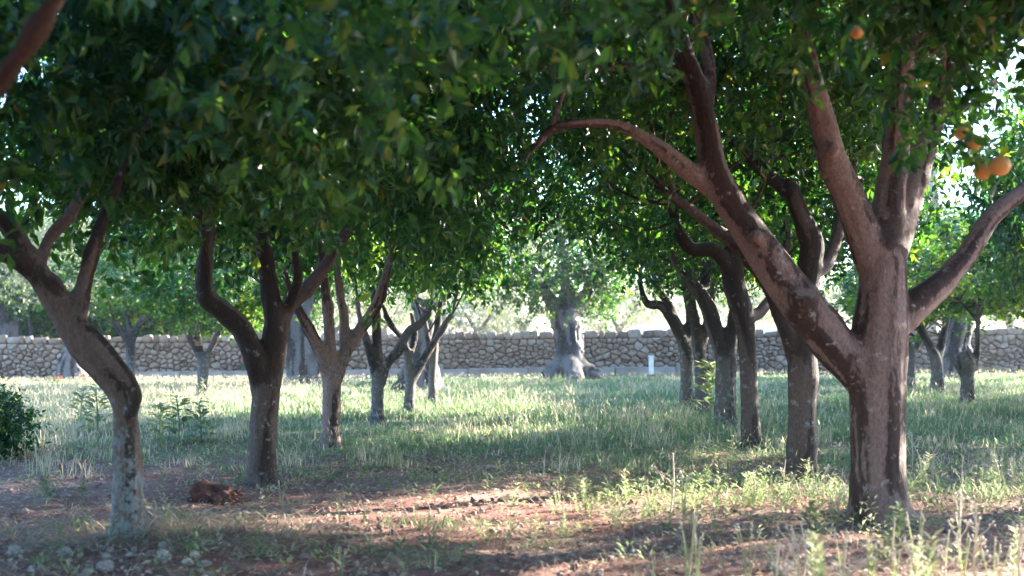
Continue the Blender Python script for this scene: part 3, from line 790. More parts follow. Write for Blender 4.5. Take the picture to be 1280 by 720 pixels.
# ------------------------------------------------------------------ trees added outside the frame so that their shade falls into it
def shade_tree(x, y, variant, zc, s, rz, label):
    k = zc / 3.1
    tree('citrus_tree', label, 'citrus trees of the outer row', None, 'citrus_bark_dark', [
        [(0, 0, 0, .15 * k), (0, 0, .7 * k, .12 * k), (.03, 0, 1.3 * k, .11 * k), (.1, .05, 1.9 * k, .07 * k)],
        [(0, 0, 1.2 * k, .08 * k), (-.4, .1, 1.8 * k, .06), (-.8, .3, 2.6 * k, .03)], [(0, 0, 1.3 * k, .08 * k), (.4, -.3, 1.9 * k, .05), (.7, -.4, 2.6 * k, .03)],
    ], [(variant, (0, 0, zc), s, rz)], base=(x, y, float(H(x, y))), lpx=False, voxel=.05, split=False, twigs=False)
for x, y, vv, zc, s, rz, lab in (
    (8.6, 8.6, 'mid_a', 4.7, (.9, .9, .75), 1.0, 'leafy citrus of the outer row beyond the right edge, nearest'),
    (8.6, 13.2, 'mid_b', 4.7, (.95, .95, .75), 2.0, 'leafy citrus of the outer row beyond the right edge, second'),
    (8.7, 13.2, 'small', 2.9, (.8, .6, .45), 2.0, 'low leafy citrus of the outer row beneath the second'),  # extra low crown, added to darken a strip of ground
    (9.3, 19.5, 'mid_b', 3.4, (.95, .95, 1.2), 3.0, 'leafy citrus of the outer row beyond the right edge, third'),
    (10.6, 23.0, 'mid_a', 3.2, (.8, .8, 1.0), 4.0, 'leafy citrus of the outer row beyond the right edge, fourth'),
    (15.0, 20.0, 'mid_a', 3.3, (1.0, 1.0, 1.1), .5, 'leafy citrus two rows out beyond the right edge, first'),
    (15.2, 25.5, 'mid_b', 3.3, (1.0, 1.0, 1.1), 1.5, 'leafy citrus two rows out beyond the right edge, second'),
    (24.0, 46.0, 'olive_far', 8.0, (1.6, 1.6, 1.6), .5, 'tall tree beyond the right edge near the wall, first'),  # tall pines added out of view to shade the meadow
    (27.0, 40.0, 'olive_far', 8.0, (1.7, 1.7, 1.6), 1.5, 'tall tree beyond the right edge near the wall, second'),
    (22.5, 53.0, 'olive_far', 8.0, (1.5, 1.5, 1.6), 2.5, 'tall tree beyond the right edge near the wall, third'),
): shade_tree(x, y, vv, zc, s, rz, lab)

# trees added behind the camera, carrying the rows on, to shut out the sky
for x, y, vv, zc, s, rz, lab in (
    (-2.6, -.6, 'mid_a', 3.5, (1, 1, 1), .2, 'citrus of the left row standing behind the viewer, nearest'),
    (-2.5, -5.0, 'mid_b', 3.3, (1, 1, 1.1), 1.2, 'citrus of the left row standing behind the viewer, second'),
    (2.9, 1.2, 'mid_b', 3.6, (1, 1, 1), 2.2, 'citrus of the right row standing behind the viewer, nearest'),
    (3.0, -3.6, 'mid_a', 3.3, (1, 1, 1.1), 3.2, 'citrus of the right row standing behind the viewer, second'),
    (-.1, -9.0, 'mid_b', 3.0, (1.2, 1.1, 1.2), 4.2, 'citrus closing the alley behind the viewer'),
    (-7.8, 1.5, 'mid_a', 3.2, (1, 1, 1.1), 5.2, 'citrus of the next row to the left behind the viewer, nearest'),
    (-7.9, 6.0, 'mid_b', 3.2, (1, 1, 1.1), .9, 'citrus of the next row to the left outside the frame'),
    (-7.7, -3.5, 'mid_b', 3.2, (1, 1, 1.1), 1.9, 'citrus of the next row to the left behind the viewer, second'),
): shade_tree(x, y, vv, zc, s, rz, lab)

# ------------------------------------------------------------------ dry stone wall
WALL_Y = 49.0
def clip_poly(poly, a, b_, c):
    """keep a*x+b*y<=c"""
    out = []
    for i in range(len(poly)):
        p, q = poly[i], poly[(i + 1) % len(poly)]
        dp = a * p[0] + b_ * p[1] - c; dq = a * q[0] + b_ * q[1] - c
        if dp <= 0: out.append(p)
        if dp * dq < 0:
            t = dp / (dp - dq); out.append((p[0] + (q[0] - p[0]) * t, p[1] + (q[1] - p[1]) * t))
    return out

def stone_block(poly, rr, depth):
    """rounded irregular block on a wall face: local x along, local y = depth (towards -y), local z up"""
    pl = np.array(poly); c = pl.mean(0)
    e = np.roll(pl, -1, 0) - pl
    # chop corners
    pts = []
    for i in range(len(pl)):
        p0, p1 = pl[i], pl[(i + 1) % len(pl)]
        pts.append(p0 + (p1 - p0) * .13); pts.append(p0 + (p1 - p0) * .87)
    pl = np.array(pts)
    pl = pl + np.array([[rr.uniform(-.012, .012), rr.uniform(-.012, .012)] for _ in pl])
    n = len(pl)
    pro = rr.uniform(.02, .11)
    v = []
    for s, dy in ((.97, .12), (1.0, .0), (.95, -pro * .6), (.74, -pro)):
        for p in pl:
            k = c + (p - c) * s
            v.append((k[0] - c[0], dy + rr.uniform(-.012, .012) * (s < 1), k[1] - c[1]))
    v.append((0, -pro - rr.uniform(0, .015), 0))
    quads = []
    for r_ in range(3):
        for i in range(n):
            j = (i + 1) % n
            quads.append((r_ * n + i, r_ * n + j, (r_ + 1) * n + j, (r_ + 1) * n + i))
    tris = [(3 * n + i, 3 * n + (i + 1) % n, 4 * n) for i in range(n)]
    return v, quads, tris, c

def build_wall():
    rr = random.Random(5)
    x0, x1, h = -34.0, 34.0, 1.60
    root = empty('stone_wall', (0, WALL_Y, 0), 'long dry stone wall of rough pale rubble closing the orchard', 'wall')
    seeds = []
    x = x0
    # stones of very uneven size, thrown in until the face is full
    grid = {}
    for k in range(26000):
        rad = max(.085, rr.gauss(.205, .075) * (1 - k / 26000 * .55))
        q = (rr.uniform(x0, x1), rr.uniform(.1, 1.27))
        ok = True
        for bx in range(int(q[0] // .5) - 1, int(q[0] // .5) + 2):
            for (sx, sz, sr) in grid.get(bx, ()):
                if ((sx - q[0]) * .8) ** 2 + ((sz - q[1]) * 1.25) ** 2 < (max(rad, sr) * .62 + min(rad, sr) * .38) ** 2: ok = False; break
            if not ok: break
        if ok:
            grid.setdefault(int(q[0] // .5), []).append((q[0], q[1], rad)); seeds.append(q)
    S = np.array(seeds)
    blocks = []
    for i, s in enumerate(S):
        near = np.where((np.abs(S[:, 0] - s[0]) < 1.3))[0]
        poly = [(s[0] - .5, .03), (s[0] + .5, .03), (s[0] + .5, 1.32), (s[0] - .5, 1.32)]
        for j in near:
            if j == i: continue
            d = S[j] - s
            # anisotropic: flatter cells
            a, b_ = d[0], d[1] * 1.5
            m_ = (S[j] + s) / 2
            poly = clip_poly(poly, a, b_, a * m_[0] + b_ * m_[1] - .011 * math.hypot(a, b_))
            if len(poly) < 3: break
        if len(poly) >= 3: blocks.append(poly)
    # coping: upright and flat stones along the top
    x = x0
    while x < x1:
        w = rr.uniform(.20, .55); t = rr.uniform(-.06, .06); top = h + rr.uniform(-.05, .045) + .02 * math.sin(x * .55)
        blocks.append([(x + .012, 1.335), (x + w - .012, 1.335), (x + w - .012 + t, top), (x + .012 + t, top - rr.uniform(0, .05))])
        x += w
    core_v, core_f = [], []
    parts = []
    fill_v, fill_q, fill_t, fill_tint = [], [], [], []
    for poly in blocks:
        v, q, t, c = stone_block(poly, rr, .1)
        gz = float(H(c[0], WALL_Y))
        parts.append((v, q, t, c, gz, min(1, max(0, rr.gauss(.5, .25)))))
    def sees(pt):
        px = 640 + F * pt[3][0] / WALL_Y
        return -20 < px < 1300
    hid = [(0, 25), (480, 560), (682, 735), (850, 960), (980, 1140), (1175, 1215), (310, 345)]
    cand = []
    for k, p in enumerate(parts):
        px = 640 + F * p[3][0] / WALL_Y
        w = max(a[0] for a in p[0]) - min(a[0] for a in p[0]); hgt = max(a[2] for a in p[0]) - min(a[2] for a in p[0])
        if 0 < px < 1280 and not any(a < px < b_ for a, b_ in hid): cand.append((w * hgt, k))
    chosen = {k for _, k in sorted(cand, reverse=True)[:296]}
    for k, (v, q, t, c, gz, ti) in enumerate(parts):
        if k in chosen:
            me = bpy.data.meshes.new('stone'); me.from_pydata(v, [], [list(a) for a in q] + [list(a) for a in t])
            me.materials.append(M['wall_stone'])
            a = me.attributes.new('tint', 'FLOAT', 'POINT'); a.data.foreach_set('value', np.full(len(v), ti, np.float32))
            me.polygons.foreach_set('use_smooth', np.ones(len(me.polygons), bool))
            ob('stone', me, root, (c[0], -.25, c[1] + gz))
        else:
            o = len(fill_v)
            fill_v += [(a[0] + c[0], a[1] - .25, a[2] + c[1] + gz) for a in v]
            fill_q += [[i + o for i in f] for f in list(q) + list(t)]
            fill_tint += [ti] * len(v)
    me = bpy.data.meshes.new('rubble'); me.from_pydata(fill_v, [], fill_q); me.materials.append(M['wall_stone'])
    a = me.attributes.new('tint', 'FLOAT', 'POINT'); a.data.foreach_set('value', np.array(fill_tint, np.float32))
    me.polygons.foreach_set('use_smooth', np.ones(len(me.polygons), bool))
    o = ob('rubble', me, root); o['kind'] = 'stuff'
    # earth packed core following the slope, dark to paint shade between the stones
    xs = np.linspace(x0, x1, 80); V = []
    for x in xs:
        g = float(H(x, WALL_Y))
        V += [(x, -.20, g - .2), (x, -.18, g + 1.44), (x, .32, g + 1.46), (x, .36, g - .2)]
    Fc = []
    for i in range(len(xs) - 1):
        for j in range(4):
            a_, b_ = i * 4 + j, i * 4 + (j + 1) % 4
            Fc.append((a_, b_, b_ + 4, a_ + 4))
    ob('core', mesh_np('core', V, Fc, M['wall_core'], False, None, 4), root)
build_wall()

def beveled(name, sx, sy, sz, m, bev=.02, jitter=0, cuts=0, seed=0):
    bm = bmesh.new(); bmesh.ops.create_cube(bm, size=1)
    bmesh.ops.scale(bm, vec=(sx, sy, sz), verts=bm.verts)
    if cuts: bmesh.ops.subdivide_edges(bm, edges=[e for e in bm.edges if abs((e.verts[0].co - e.verts[1].co).x) > sx * .5], cuts=cuts)
    bmesh.ops.bevel(bm, geom=list(bm.edges), offset=bev, segments=2, affect='EDGES', clamp_overlap=True)
    rr = random.Random(seed)
    if jitter:
        for v in bm.verts: v.co += Vector((rr.uniform(-1, 1), rr.uniform(-1, 1), rr.uniform(-1, 1))) * jitter
    me = bpy.data.meshes.new(name); bm.to_mesh(me); bm.free(); me.materials.append(m)
    return me

# low kerb of long blocks in front of the wall
def build_kerb():
    rr = random.Random(2)
    root = empty('stone_kerb', (0, 47.2, 0), 'low pale kerb of long stone blocks along the foot of the wall', 'kerb')
    x = (150 - 640) / F * 47.2
    while x < (900 - 640) / F * 47.2:
        w = rr.uniform(1.1, 2.2)
        ob('block', beveled('block', w - .015, .42, .36, M['kerb_stone'], .025, .006, 3, rr.randint(0, 999)), root, (x + w / 2, rr.uniform(-.03, .03), float(H(x + w / 2, 47.2)) + .15 + rr.uniform(-.02, .02)))
        x += w
build_kerb()

# white marker post
pb = G(814, 475)
mp = empty('marker_post', tuple(pb), 'short white marker post with a rusty foot standing before the wall', 'post')
ob('post', beveled('post', .15, .13, .56, M['post_paint'], .02), mp, (0, 0, .42))
ob('cap', beveled('cap', .19, .17, .05, M['post_paint'], .015), mp, (0, 0, .725))
ob('base', beveled('base', .32, .26, .18, M['rust_base'], .02, .01), mp, (0, 0, .055))

# ------------------------------------------------------------------ beyond the wall
BG = 'trees in the field beyond the wall'
def far_tree(px, d, variant, zc, s, rz, label, r=.22, hh=1.6, name='olive_tree'):
    x = (px - 640) / F * d
    tree(name, label, BG, None, 'olive_bark', [
        [(0, 0, 0, r * 1.4), (.05, 0, hh * .5, r), (-.05, 0, hh, r * .9)],
        [(0, 0, hh * .9, r * .6), (-.7, .2, hh + .9, r * .4), (-1.1, .2, hh + 1.8, r * .2)],
        [(0, 0, hh * .9, r * .6), (.7, -.2, hh + .9, r * .4), (1.1, -.3, hh + 1.8, r * .2)],
    ], [(variant, (0, 0, zc), s, rz)], base=(x, d, float(H(x, d))), lpx=False, voxel=.09, split=False, twigs=False)
for a in (
    (775, 62, 'olive_far', 2.6, (.8, .8, .95), .1, 'big pale silvery olive beyond the wall, right of the fluted trunk'),
    (655, 66, 'olive_far', 2.9, (.85, .85, 1.0), 1.1, 'hazy silvery olive beyond the wall, left of the fluted trunk'),
    (598, 60, 'olive_far', 2.4, (.7, .7, .85), 2.1, 'smaller silvery olive with yellow green tips between the alley and left row'),
    (840, 105, 'olive_far', 3.2, (1.1, 1.1, 1.1), .7, 'distant olive behind the long low white wall'),
    (925, 84, 'olive_far', 3.0, (1.1, 1.1, 1.0), 3.1, 'distant olive seen between the right row trunks'),
    (480, 72, 'olive_far', 3.2, (1.0, 1.0, 1.0), 4.1, 'silvery olive beyond the wall behind the narrow forked trunk'),
    (420, 64, 'olive_far', 3.4, (.9, .9, 1.1), 5.1, 'silvery olive beyond the wall behind the four limbed trunk'),
    (1075, 80, 'olive_far', 3.0, (1.1, 1.1, 1.0), 1.7, 'distant olive seen over the crotch of the streaked trunk'),
    (1262, 70, 'olive_far', 2.6, (1.0, 1.0, .8), 2.7, 'distant olive over the wall at the far right'),
): far_tree(*a)
for a in (
    (150, 55, 'bushy', 3.2, (1.0, .9, 1.35), .3, 'dense dark green tree over the wall, nearest the bent left trunk'),
    (225, 55.5, 'bushy', 3.1, (1.0, .9, 1.3), 1.3, 'dense dark green tree over the wall, above the small forked trunk'),
    (300, 55, 'bushy', 3.2, (1.0, .9, 1.35), 2.3, 'dense dark green tree over the wall, beside the elbow limb'),
    (40, 58, 'bushy', 3.9, (1.1, .9, 1.5), 3.3, 'sunlit yellow green tree over the wall at far left'),
    (85, 62, 'bushy', 3.6, (1.2, .9, 1.6), 5.3, 'taller green tree in the second rank over the wall at left'),
    (190, 63, 'bushy', 3.6, (1.2, .9, 1.6), 6.0, 'taller green tree in the second rank, between the near pair over the wall'),
    (265, 62, 'bushy', 3.6, (1.2, .9, 1.6), .8, 'taller green tree in the second rank, left of the elbow limb'),
    (350, 63, 'bushy', 3.4, (1.1, .9, 1.4), 1.8, 'green tree over the wall behind the stout dark trunk'),
    (-45, 54, 'bushy', 3.6, (1.1, .9, 1.5), 4.3, 'leafy tree over the wall beyond the left edge'),
): far_tree(*a, .2, 1.2, 'evergreen_tree')

# a far mass of trees closing the field
def treeline():
    g = np.random.default_rng(31)
    n = 9000
    cx = g.uniform(-110, 110, 150); cy = g.uniform(185, 230, 150); cr = g.uniform(3, 6.5, 150)
    k = g.integers(0, 150, n)
    d = norm(g.normal(size=(n, 3)))
    pos = np.stack([cx[k], cy[k], H(cx, cy)[k] + cr[k] * .7], 1) + d * (cr[k] * g.uniform(.6, 1.05, n))[:, None] * np.array([1, 1, .9])
    dv = norm(g.normal(size=(n, 3)))
    v, f, t = scatter(LEAF_V, LEAF_F, pos, frames(dv, d), g.uniform(1.0, 2.2, n), np.clip(g.normal(.4, .15, n), 0, .75))
    o = ob('treeline', mesh_np('treeline', v, f, M['olive_leaf'], False, {'tint': t}))
    o['kind'] = 'stuff'; o['label'] = 'blue green line of distant trees closing the far field'; o['category'] = 'trees'
treeline()

# long low white wall far across the field
d = 98.0
xa, xb = (790 - 640) / F * d, (1010 - 640) / F * d
w = empty('far_wall', ((xa + xb) / 2, d, float(H((xa + xb) / 2, d))), 'long low whitewashed wall far across the dry field', 'wall')
ob('face', beveled('face', xb - xa, .5, .85, M['limewash'], .03, 0), w, (0, 0, .4))
ob('coping', beveled('coping', xb - xa + .1, .62, .1, M['limewash'], .02, 0), w, (0, 0, .875))

# ------------------------------------------------------------------ grass
def blades(name, n, pts, hgt, wid, lean, tint, m, label, curve=.35, seed=0):
    g = np.random.default_rng(seed)
    tv = np.array([[-.5, 0, 0], [.5, 0, 0], [-.36, 0, .5], [.36, 0, .5], [0, 0, 1]], float)
    tf = np.array([[0, 1, 3], [0, 3, 2], [2, 3, 4]])
    n = len(pts)
    a = g.uniform(0, 2 * math.pi, n)
    ca, sa = np.cos(a), np.sin(a)
    v = np.repeat(tv[None], n, 0)
    v[:, :, 0] *= wid[:, None]; z = v[:, :, 2].copy()
    v[:, :, 2] = z * hgt[:, None]
    bend = (lean * hgt)[:, None] * (z ** 1.8)
    v[:, :, 1] += bend
    v[:, :, 2] -= bend * curve
    X = v[:, :, 0] * ca[:, None] - v[:, :, 1] * sa[:, None]
    Y = v[:, :, 0] * sa[:, None] + v[:, :, 1] * ca[:, None]
    V = np.stack([X, Y, v[:, :, 2]], -1) + pts[:, None, :]
    f = tf[None] + (np.arange(n) * 5)[:, None, None]
    o = ob(name, mesh_np(name, V.reshape(-1, 3), f.reshape(-1, 3), m, False, {'tint': np.repeat(tint, 5)}))
    o['kind'] = 'stuff'; o['label'] = label; o['category'] = 'grass'
    return o

def frustum_points(n, d0, d1, g, margin=1.6, power=1.0):
    d = d0 + (d1 - d0) * g.random(n) ** power
    x = (g.random(n) * 2 - 1) * (d * 660 / F + margin)
    return np.stack([x, d], 1)

def soil_mask(x, y):
    """1 where the meadow grows, 0 on bare soil"""
    q = np.stack([x * .45, y * .6, np.full(len(x), 3.3)], 1)
    n = fbm(q, 3)
    edge = 14.0 + 1.2 * n - 1.6 * sstep(1.0, 3.0, x) + 1.2 * sstep(-1, -4, x)
    full = sstep(-2.2, 4.0, y - edge) * (.25 + .75 * sstep(-.75, -.05, n + .35 * vnoise(q * 3.3 + 2)))
    patch = sstep(.0, .6, n + .4 * vnoise(q * 4)) * .7
    return np.clip(np.maximum(full, patch), 0, 1)

def meadow():
    g = np.random.default_rng(41)
    p = frustum_points(300000, 7.6, 48.6, g)
    mk = soil_mask(p[:, 0], p[:, 1])
    p = p[g.random(len(p)) < mk * np.clip(.25 + p[:, 1] / 22, 0, 1)]
    x, y = p[:, 0], p[:, 1]
    cl = fbm(np.stack([x * .8, y * .8, np.zeros(len(x))], 1), 3)
    hgt = (.12 + .08 * cl + .07 * sstep(14, 24, y)) * g.uniform(.4, 1.5, len(x)) * (1 - .65 * sstep(38, 46.5, y)) * (1 + .5 * vnoise(np.stack([x * 2.2, y * 2.2, np.full(len(x), 7.7)], 1)))
    hgt = np.maximum(hgt * .84 * (.45 + .55 * soil_mask(x, y)), .03)
    wid = (.005 + .0005 * y) * g.uniform(.7, 1.4, len(x))
    dry = vnoise(np.stack([x * .35, y * .35, np.full(len(x), 9.)], 1)) * .5 + .5
    tint = np.clip(g.normal(.36, .16, len(x)) + .12 * (dry - .5), 0, .72)
    dry_or_lit = g.random(len(x)) < .07 + .20 * dry ** 2 + .34 * sstep(-3.5, -8, x)  # more straw coloured blades at left paint the sunlit grass there
    tint[dry_or_lit] = g.uniform(.78, 1, dry_or_lit.sum())
    hgt[dry_or_lit] *= 1.25
    z = H(x, y)
    blades('meadow_grass', 0, np.stack([x, y, z], 1), hgt, wid, g.uniform(.2, 1.3, len(x)), tint, M['grass_blade'], 'tall blue green meadow grass with dry stems before the wall', seed=3)
meadow()

def plumes():
    g = np.random.default_rng(45)
    p = frustum_points(60000, 12.5, 48.4, g)
    x, y = p[:, 0], p[:, 1]
    c = fbm(np.stack([x * .5, y * .5, np.full(len(x), 4.4)], 1), 3)
    keep = g.random(len(x)) < np.clip(.10 + .5 * sstep(.1, .8, c) + .5 * sstep(-3.5, -8, x) + .45 * sstep(41, 47, y), 0, 1) * soil_mask(x, y)  # crowded at left and by the wall to paint sunlit grass pale
    x, y = x[keep], y[keep]; n = len(x)
    z = g.uniform(.12, .34, n) * (1 - .6 * sstep(38, 46.5, y))
    dv = norm(np.stack([g.normal(size=n) * .35, g.normal(size=n) * .35, np.ones(n)], 1))
    v, f, t = scatter(NARROW_V * np.array([.8, 1, 1]), NARROW_F, np.stack([x, y, H(x, y) + z], 1), frames(dv, norm(g.normal(size=(n, 3)))), g.uniform(.04, .10, n), g.uniform(.7, .95, n))
    o = ob('seed_plumes', mesh_np('seed_plumes', v, f, M['grass_blade'], False, {'tint': t}))
    o['kind'] = 'stuff'; o['label'] = 'pale seed heads above the meadow grass, crowded to paint its sunlit parts'; o['category'] = 'grass'
plumes()

def tufts():
    g = np.random.default_rng(48)
    p = frustum_points(700, 12.8, 47, g, 1.6, 1.2)
    x, y = p[:, 0], p[:, 1]
    c = fbm(np.stack([x * .3, y * .3, np.full(len(x), 8.4)], 1), 3)
    keep = g.random(len(x)) < np.clip(.18 + .5 * sstep(.1, .7, c) + .6 * sstep(-3.2, -7, x), 0, 1)  # denser at left: their straw colour paints the warm sunlit patches
    x, y = x[keep], y[keep]; m = 34
    k = np.repeat(np.arange(len(x)), m)
    px = x[k] + g.normal(size=len(k)) * .11; py = y[k] + g.normal(size=len(k)) * .11
    size = g.uniform(.6, 1.3, len(x))[k]
    blades('dry_sunlit_tufts', 0, np.stack([px, py, H(px, py)], 1), g.uniform(.14, .34, len(k)) * size, (.004 + .0004 * py) * g.uniform(.7, 1.3, len(k)), g.uniform(.1, 1.0, len(k)), np.clip(g.normal(.86, .10, len(k)), .6, 1), M['grass_blade'], 'straw yellow tufts painting sunlit patches among the green meadow', .3, seed=12)
tufts()

def crumbs():
    g = np.random.default_rng(49)
    cv, cf = ico_raw()
    p = frustum_points(5200, 7.2, 16, g, .8)
    x, y = p[:, 0], p[:, 1]; n = len(x)
    d_ = norm(g.normal(size=(n, 3))); r = .006 + .03 * g.random(n) ** 3.5
    v, f, t = scatter(cv * np.array([1, .8, .6]), cf, np.stack([x, y, H(x, y) + r * .3], 1), frames(d_, norm(g.normal(size=(n, 3)))), r)
    o = ob('earth_crumbs', mesh_np('earth_crumbs', v + g.normal(size=v.shape) * .0018, f, M['crumb'], True))
    o['kind'] = 'stuff'; o['label'] = 'small clods and grit strewn over the bare red earth'; o['category'] = 'clods'
def ico_raw():
    bm = bmesh.new(); bmesh.ops.create_icosphere(bm, subdivisions=1, radius=1)
    v = np.array([x.co[:] for x in bm.verts]); f = np.array([[q.index for q in t.verts] for t in bm.faces]); bm.free()
    return v, f
crumbs()

def litter():
    g = np.random.default_rng(46)
    p = frustum_points(24000, 7.2, 17, g, .8)
    x, y = p[:, 0], p[:, 1]; n = len(x)
    a = g.uniform(0, 6.28, n)
    dv = np.stack([np.cos(a), np.sin(a), g.normal(size=n) * .25], 1)
    v, f, t = scatter(LEAF_V, LEAF_F, np.stack([x, y, H(x, y) + g.uniform(.004, .02, n)], 1), frames(dv, np.array([0, 0, 1.]) + g.normal(size=(n, 3)) * .35), g.uniform(.02, .07, n), np.clip(g.normal(.45, .3, n), 0, 1))
    o = ob('leaf_litter', mesh_np('leaf_litter', v, f, M['straw'], False, {'tint': t}))
    o['kind'] = 'stuff'; o['label'] = 'dry fallen leaves and crumbs on the red earth'; o['category'] = 'leaf litter'
litter()

def straw():
    g = np.random.default_rng(43)
    p = frustum_points(26000, 7.3, 15, g, .6)
    x, y = p[:, 0], p[:, 1]
    q = fbm(np.stack([x * .7, y * .9, np.full(len(x), 1.7)], 1), 3)
    keep = g.random(len(x)) < np.clip(.12 + .35 * sstep(.0, .6, q) + .35 * sstep(-.9, -2.2, x) * sstep(10.6, 9.4, y), 0, 1)
    x, y = x[keep], y[keep]
    n = len(x)
    hgt = g.uniform(.04, .18, n) * (1 - .25 * sstep(-.9, -2.2, x))
    blades('dry_straw', 0, np.stack([x, y, H(x, y) + .004], 1), hgt, np.full(n, .0045) * g.uniform(.7, 1.6, n), g.uniform(.8, 5, n), np.clip(g.normal(.5, .25, n), 0, 1), M['straw'], 'flattened dry straw and stalks on the bare red earth', .25, seed=4)
straw()

def straw_heap():
    g = np.random.default_rng(44)
    c = G(165, 668); n = 1900
    x = c[0] + g.normal(size=n) * .75; y = c[1] + g.normal(size=n) * .42
    blades('straw_heap', 0, np.stack([x, y, H(x, y) + g.uniform(0, .03, n)], 1), g.uniform(.06, .19, n), np.full(n, .0060) * g.uniform(.7, 1.7, n), g.uniform(1.2, 6, n), np.clip(g.normal(.5, .25, n), 0, 1), M['straw'], 'tangle of dry straw round the foot of the lichen trunk', .18, seed=9)
straw_heap()

# small broad leaved weeds, too many to count
def undergrowth():
    g = np.random.default_rng(47)
    p = frustum_points(8000, 7.4, 19, g, .8, .8)
    x, y = p[:, 0], p[:, 1]
    q = fbm(np.stack([x * .9, y * 1.1, np.full(len(x), 6.1)], 1), 3)
    band = np.exp(-((y - 10.6) / 1.0) ** 2) * sstep(0, 1.2, x)
    keep = g.random(len(x)) < np.clip((.07 + .45 * sstep(.05, .6, q)) * (.7 + .3 * sstep(-.5, 1.5, x)) + .6 * band, 0, 1)
    x, y = x[keep], y[keep]; n = len(x)
    k = np.repeat(np.arange(n), 16)
    hgt = g.uniform(.05, .20, n) * (1 + .5 * sstep(.5, 2, x))
    t = g.random(len(k))
    a = g.uniform(0, 2 * math.pi, len(k))
    base = np.stack([x[k], y[k], H(x, y)[k]], 1)
    off = np.stack([np.cos(a), np.sin(a), np.zeros(len(k))], 1)
    pos = base + off * (.05 * g.random(len(k)))[:, None] + np.array([0, 0, 1]) * (t * hgt[k])[:, None]
    dv = norm(off + np.array([0, 0, 1]) * g.uniform(.1, 1.1, len(k))[:, None])
    v, f, tt = scatter(LEAF_V * np.array([.6, 1, 1]), LEAF_F, pos, frames(dv, np.tile([0, 0, 1.], (len(k), 1)) + off * .1), g.uniform(.025, .075, len(k)) * (1.25 - .5 * t), np.clip(g.normal(.58, .26, n)[k] + g.normal(size=len(k)) * .08, 0, 1))
    o = ob('undergrowth', mesh_np('undergrowth', v, f, M['weed_leaf'], False, {'tint': tt}))
    o['kind'] = 'stuff'; o['label'] = 'low broad leaved weeds scattered over the red earth'; o['category'] = 'weeds'
undergrowth()

# ------------------------------------------------------------------ single weeds
def ico(sub):
    bm = bmesh.new(); bmesh.ops.create_icosphere(bm, subdivisions=sub, radius=1)
    v = np.array([x.co[:] for x in bm.verts]); f = np.array([[q.index for q in t.verts] for t in bm.faces]); bm.free()
    return v, f

def stem_mesh(paths, m, seg=5, tint=.7):
    vs, fs, c = [], [], 0
    for p in paths:
        v, f, _ = tube(smooth_path(p, 3), seg, False); vs.append(v); fs.append(f + c); c += len(v)
    V = np.vstack(vs)
    return mesh_np('stem', V, np.vstack(fs), m, True, {'tint': np.full(len(V), tint)}, 4)

def leaves_mesh(pos, dv, up, sc, m, tint, narrow=True, wide=1.0):
    tv, tf = (NARROW_V, NARROW_F) if narrow else (LEAF_V, LEAF_F)
    tv = tv * np.array([wide, 1, 1])
    v, f, t = scatter(tv, tf, np.array(pos), frames(np.array(dv), np.array(up)), np.array(sc), np.array(tint))
    return mesh_np('leaves', v, f, m, False, {'tint': t})

IV, IF_ = ico(1)
PUFF = mesh_np('seed_head', IV * np.array([1, 1, 1.25]), IF_, M['seed_head'], True)
BALL = mesh_np('seed_ball', IV, IF_, M['white_puff'], True)

def proto_fleabane(seed, h):
    g = np.random.default_rng(seed)
    tip = np.array([g.normal() * .05, g.normal() * .05, h])
    st = [(0, 0, -.02, .006), (tip[0] * .3, tip[1] * .3, h * .5, .005), (*tip, .003)]
    stem = stem_mesh([st], M['weed_leaf'], 5, .85)
    pos, dv, up, sc, ti = [], [], [], [], []
    n = int(26 + h * 40)
    for i in range(n):
        t = (i + 1) / n
        a = i * 2.4
        o = np.array([math.cos(a), math.sin(a), 0])
        pos.append(tip * np.array([t, t, t]))
        top = t > .85
        dv.append(o + np.array([0, 0, g.uniform(.5, 1.2) if not top else g.uniform(.1, .8)])); up.append(np.array([0, 0, 1.]) - o * .3)
        sc.append(g.uniform(.075, .125) * (1.1 - .35 * t) * (1.35 if top else 1)); ti.append(np.clip(.45 + .5 * t + g.normal() * .12, 0, 1))
    return stem, leaves_mesh(pos, dv, up, sc, M['weed_leaf'], ti, wide=1.35), []

def proto_seedstalk(seed, h, nb=6):
    g = np.random.default_rng(seed)
    paths = [[(0, 0, -.02, .009), (g.normal() * .02, g.normal() * .02, h * .5, .008), (g.normal() * .05, g.normal() * .05, h, .005)]]
    heads = [(paths[0][-1][:3], .009)]
    pos, dv, up, sc, ti = [], [], [], [], []
    for k in range(nb):
        z = h * g.uniform(.25, .75); a = g.uniform(0, 6.28); r = g.uniform(.05, .16); zz = z + g.uniform(.12, .3) * h
        e = (math.cos(a) * r, math.sin(a) * r, zz)
        paths.append([(0, 0, z, .005), (e[0] * .6, e[1] * .6, (z + zz) / 2, .004), (*e, .003)])
        heads.append((e, g.uniform(.007, .011)))
        for _ in range(2): heads.append(((e[0] + g.normal() * .015, e[1] + g.normal() * .015, e[2] - g.uniform(.0, .04)), g.uniform(.005, .009)))
    for k in range(12):
        a = g.uniform(0, 6.28); o = np.array([math.cos(a), math.sin(a), g.uniform(.2, .9)])
        pos.append((0, 0, g.uniform(0, .5) * h)); dv.append(o); up.append((0, 0, 1.)); sc.append(g.uniform(.05, .09)); ti.append(g.uniform(.5, 1))
    return stem_mesh(paths, M['straw'], 5, .95), leaves_mesh(pos, dv, up, sc, M['weed_leaf'], ti), heads

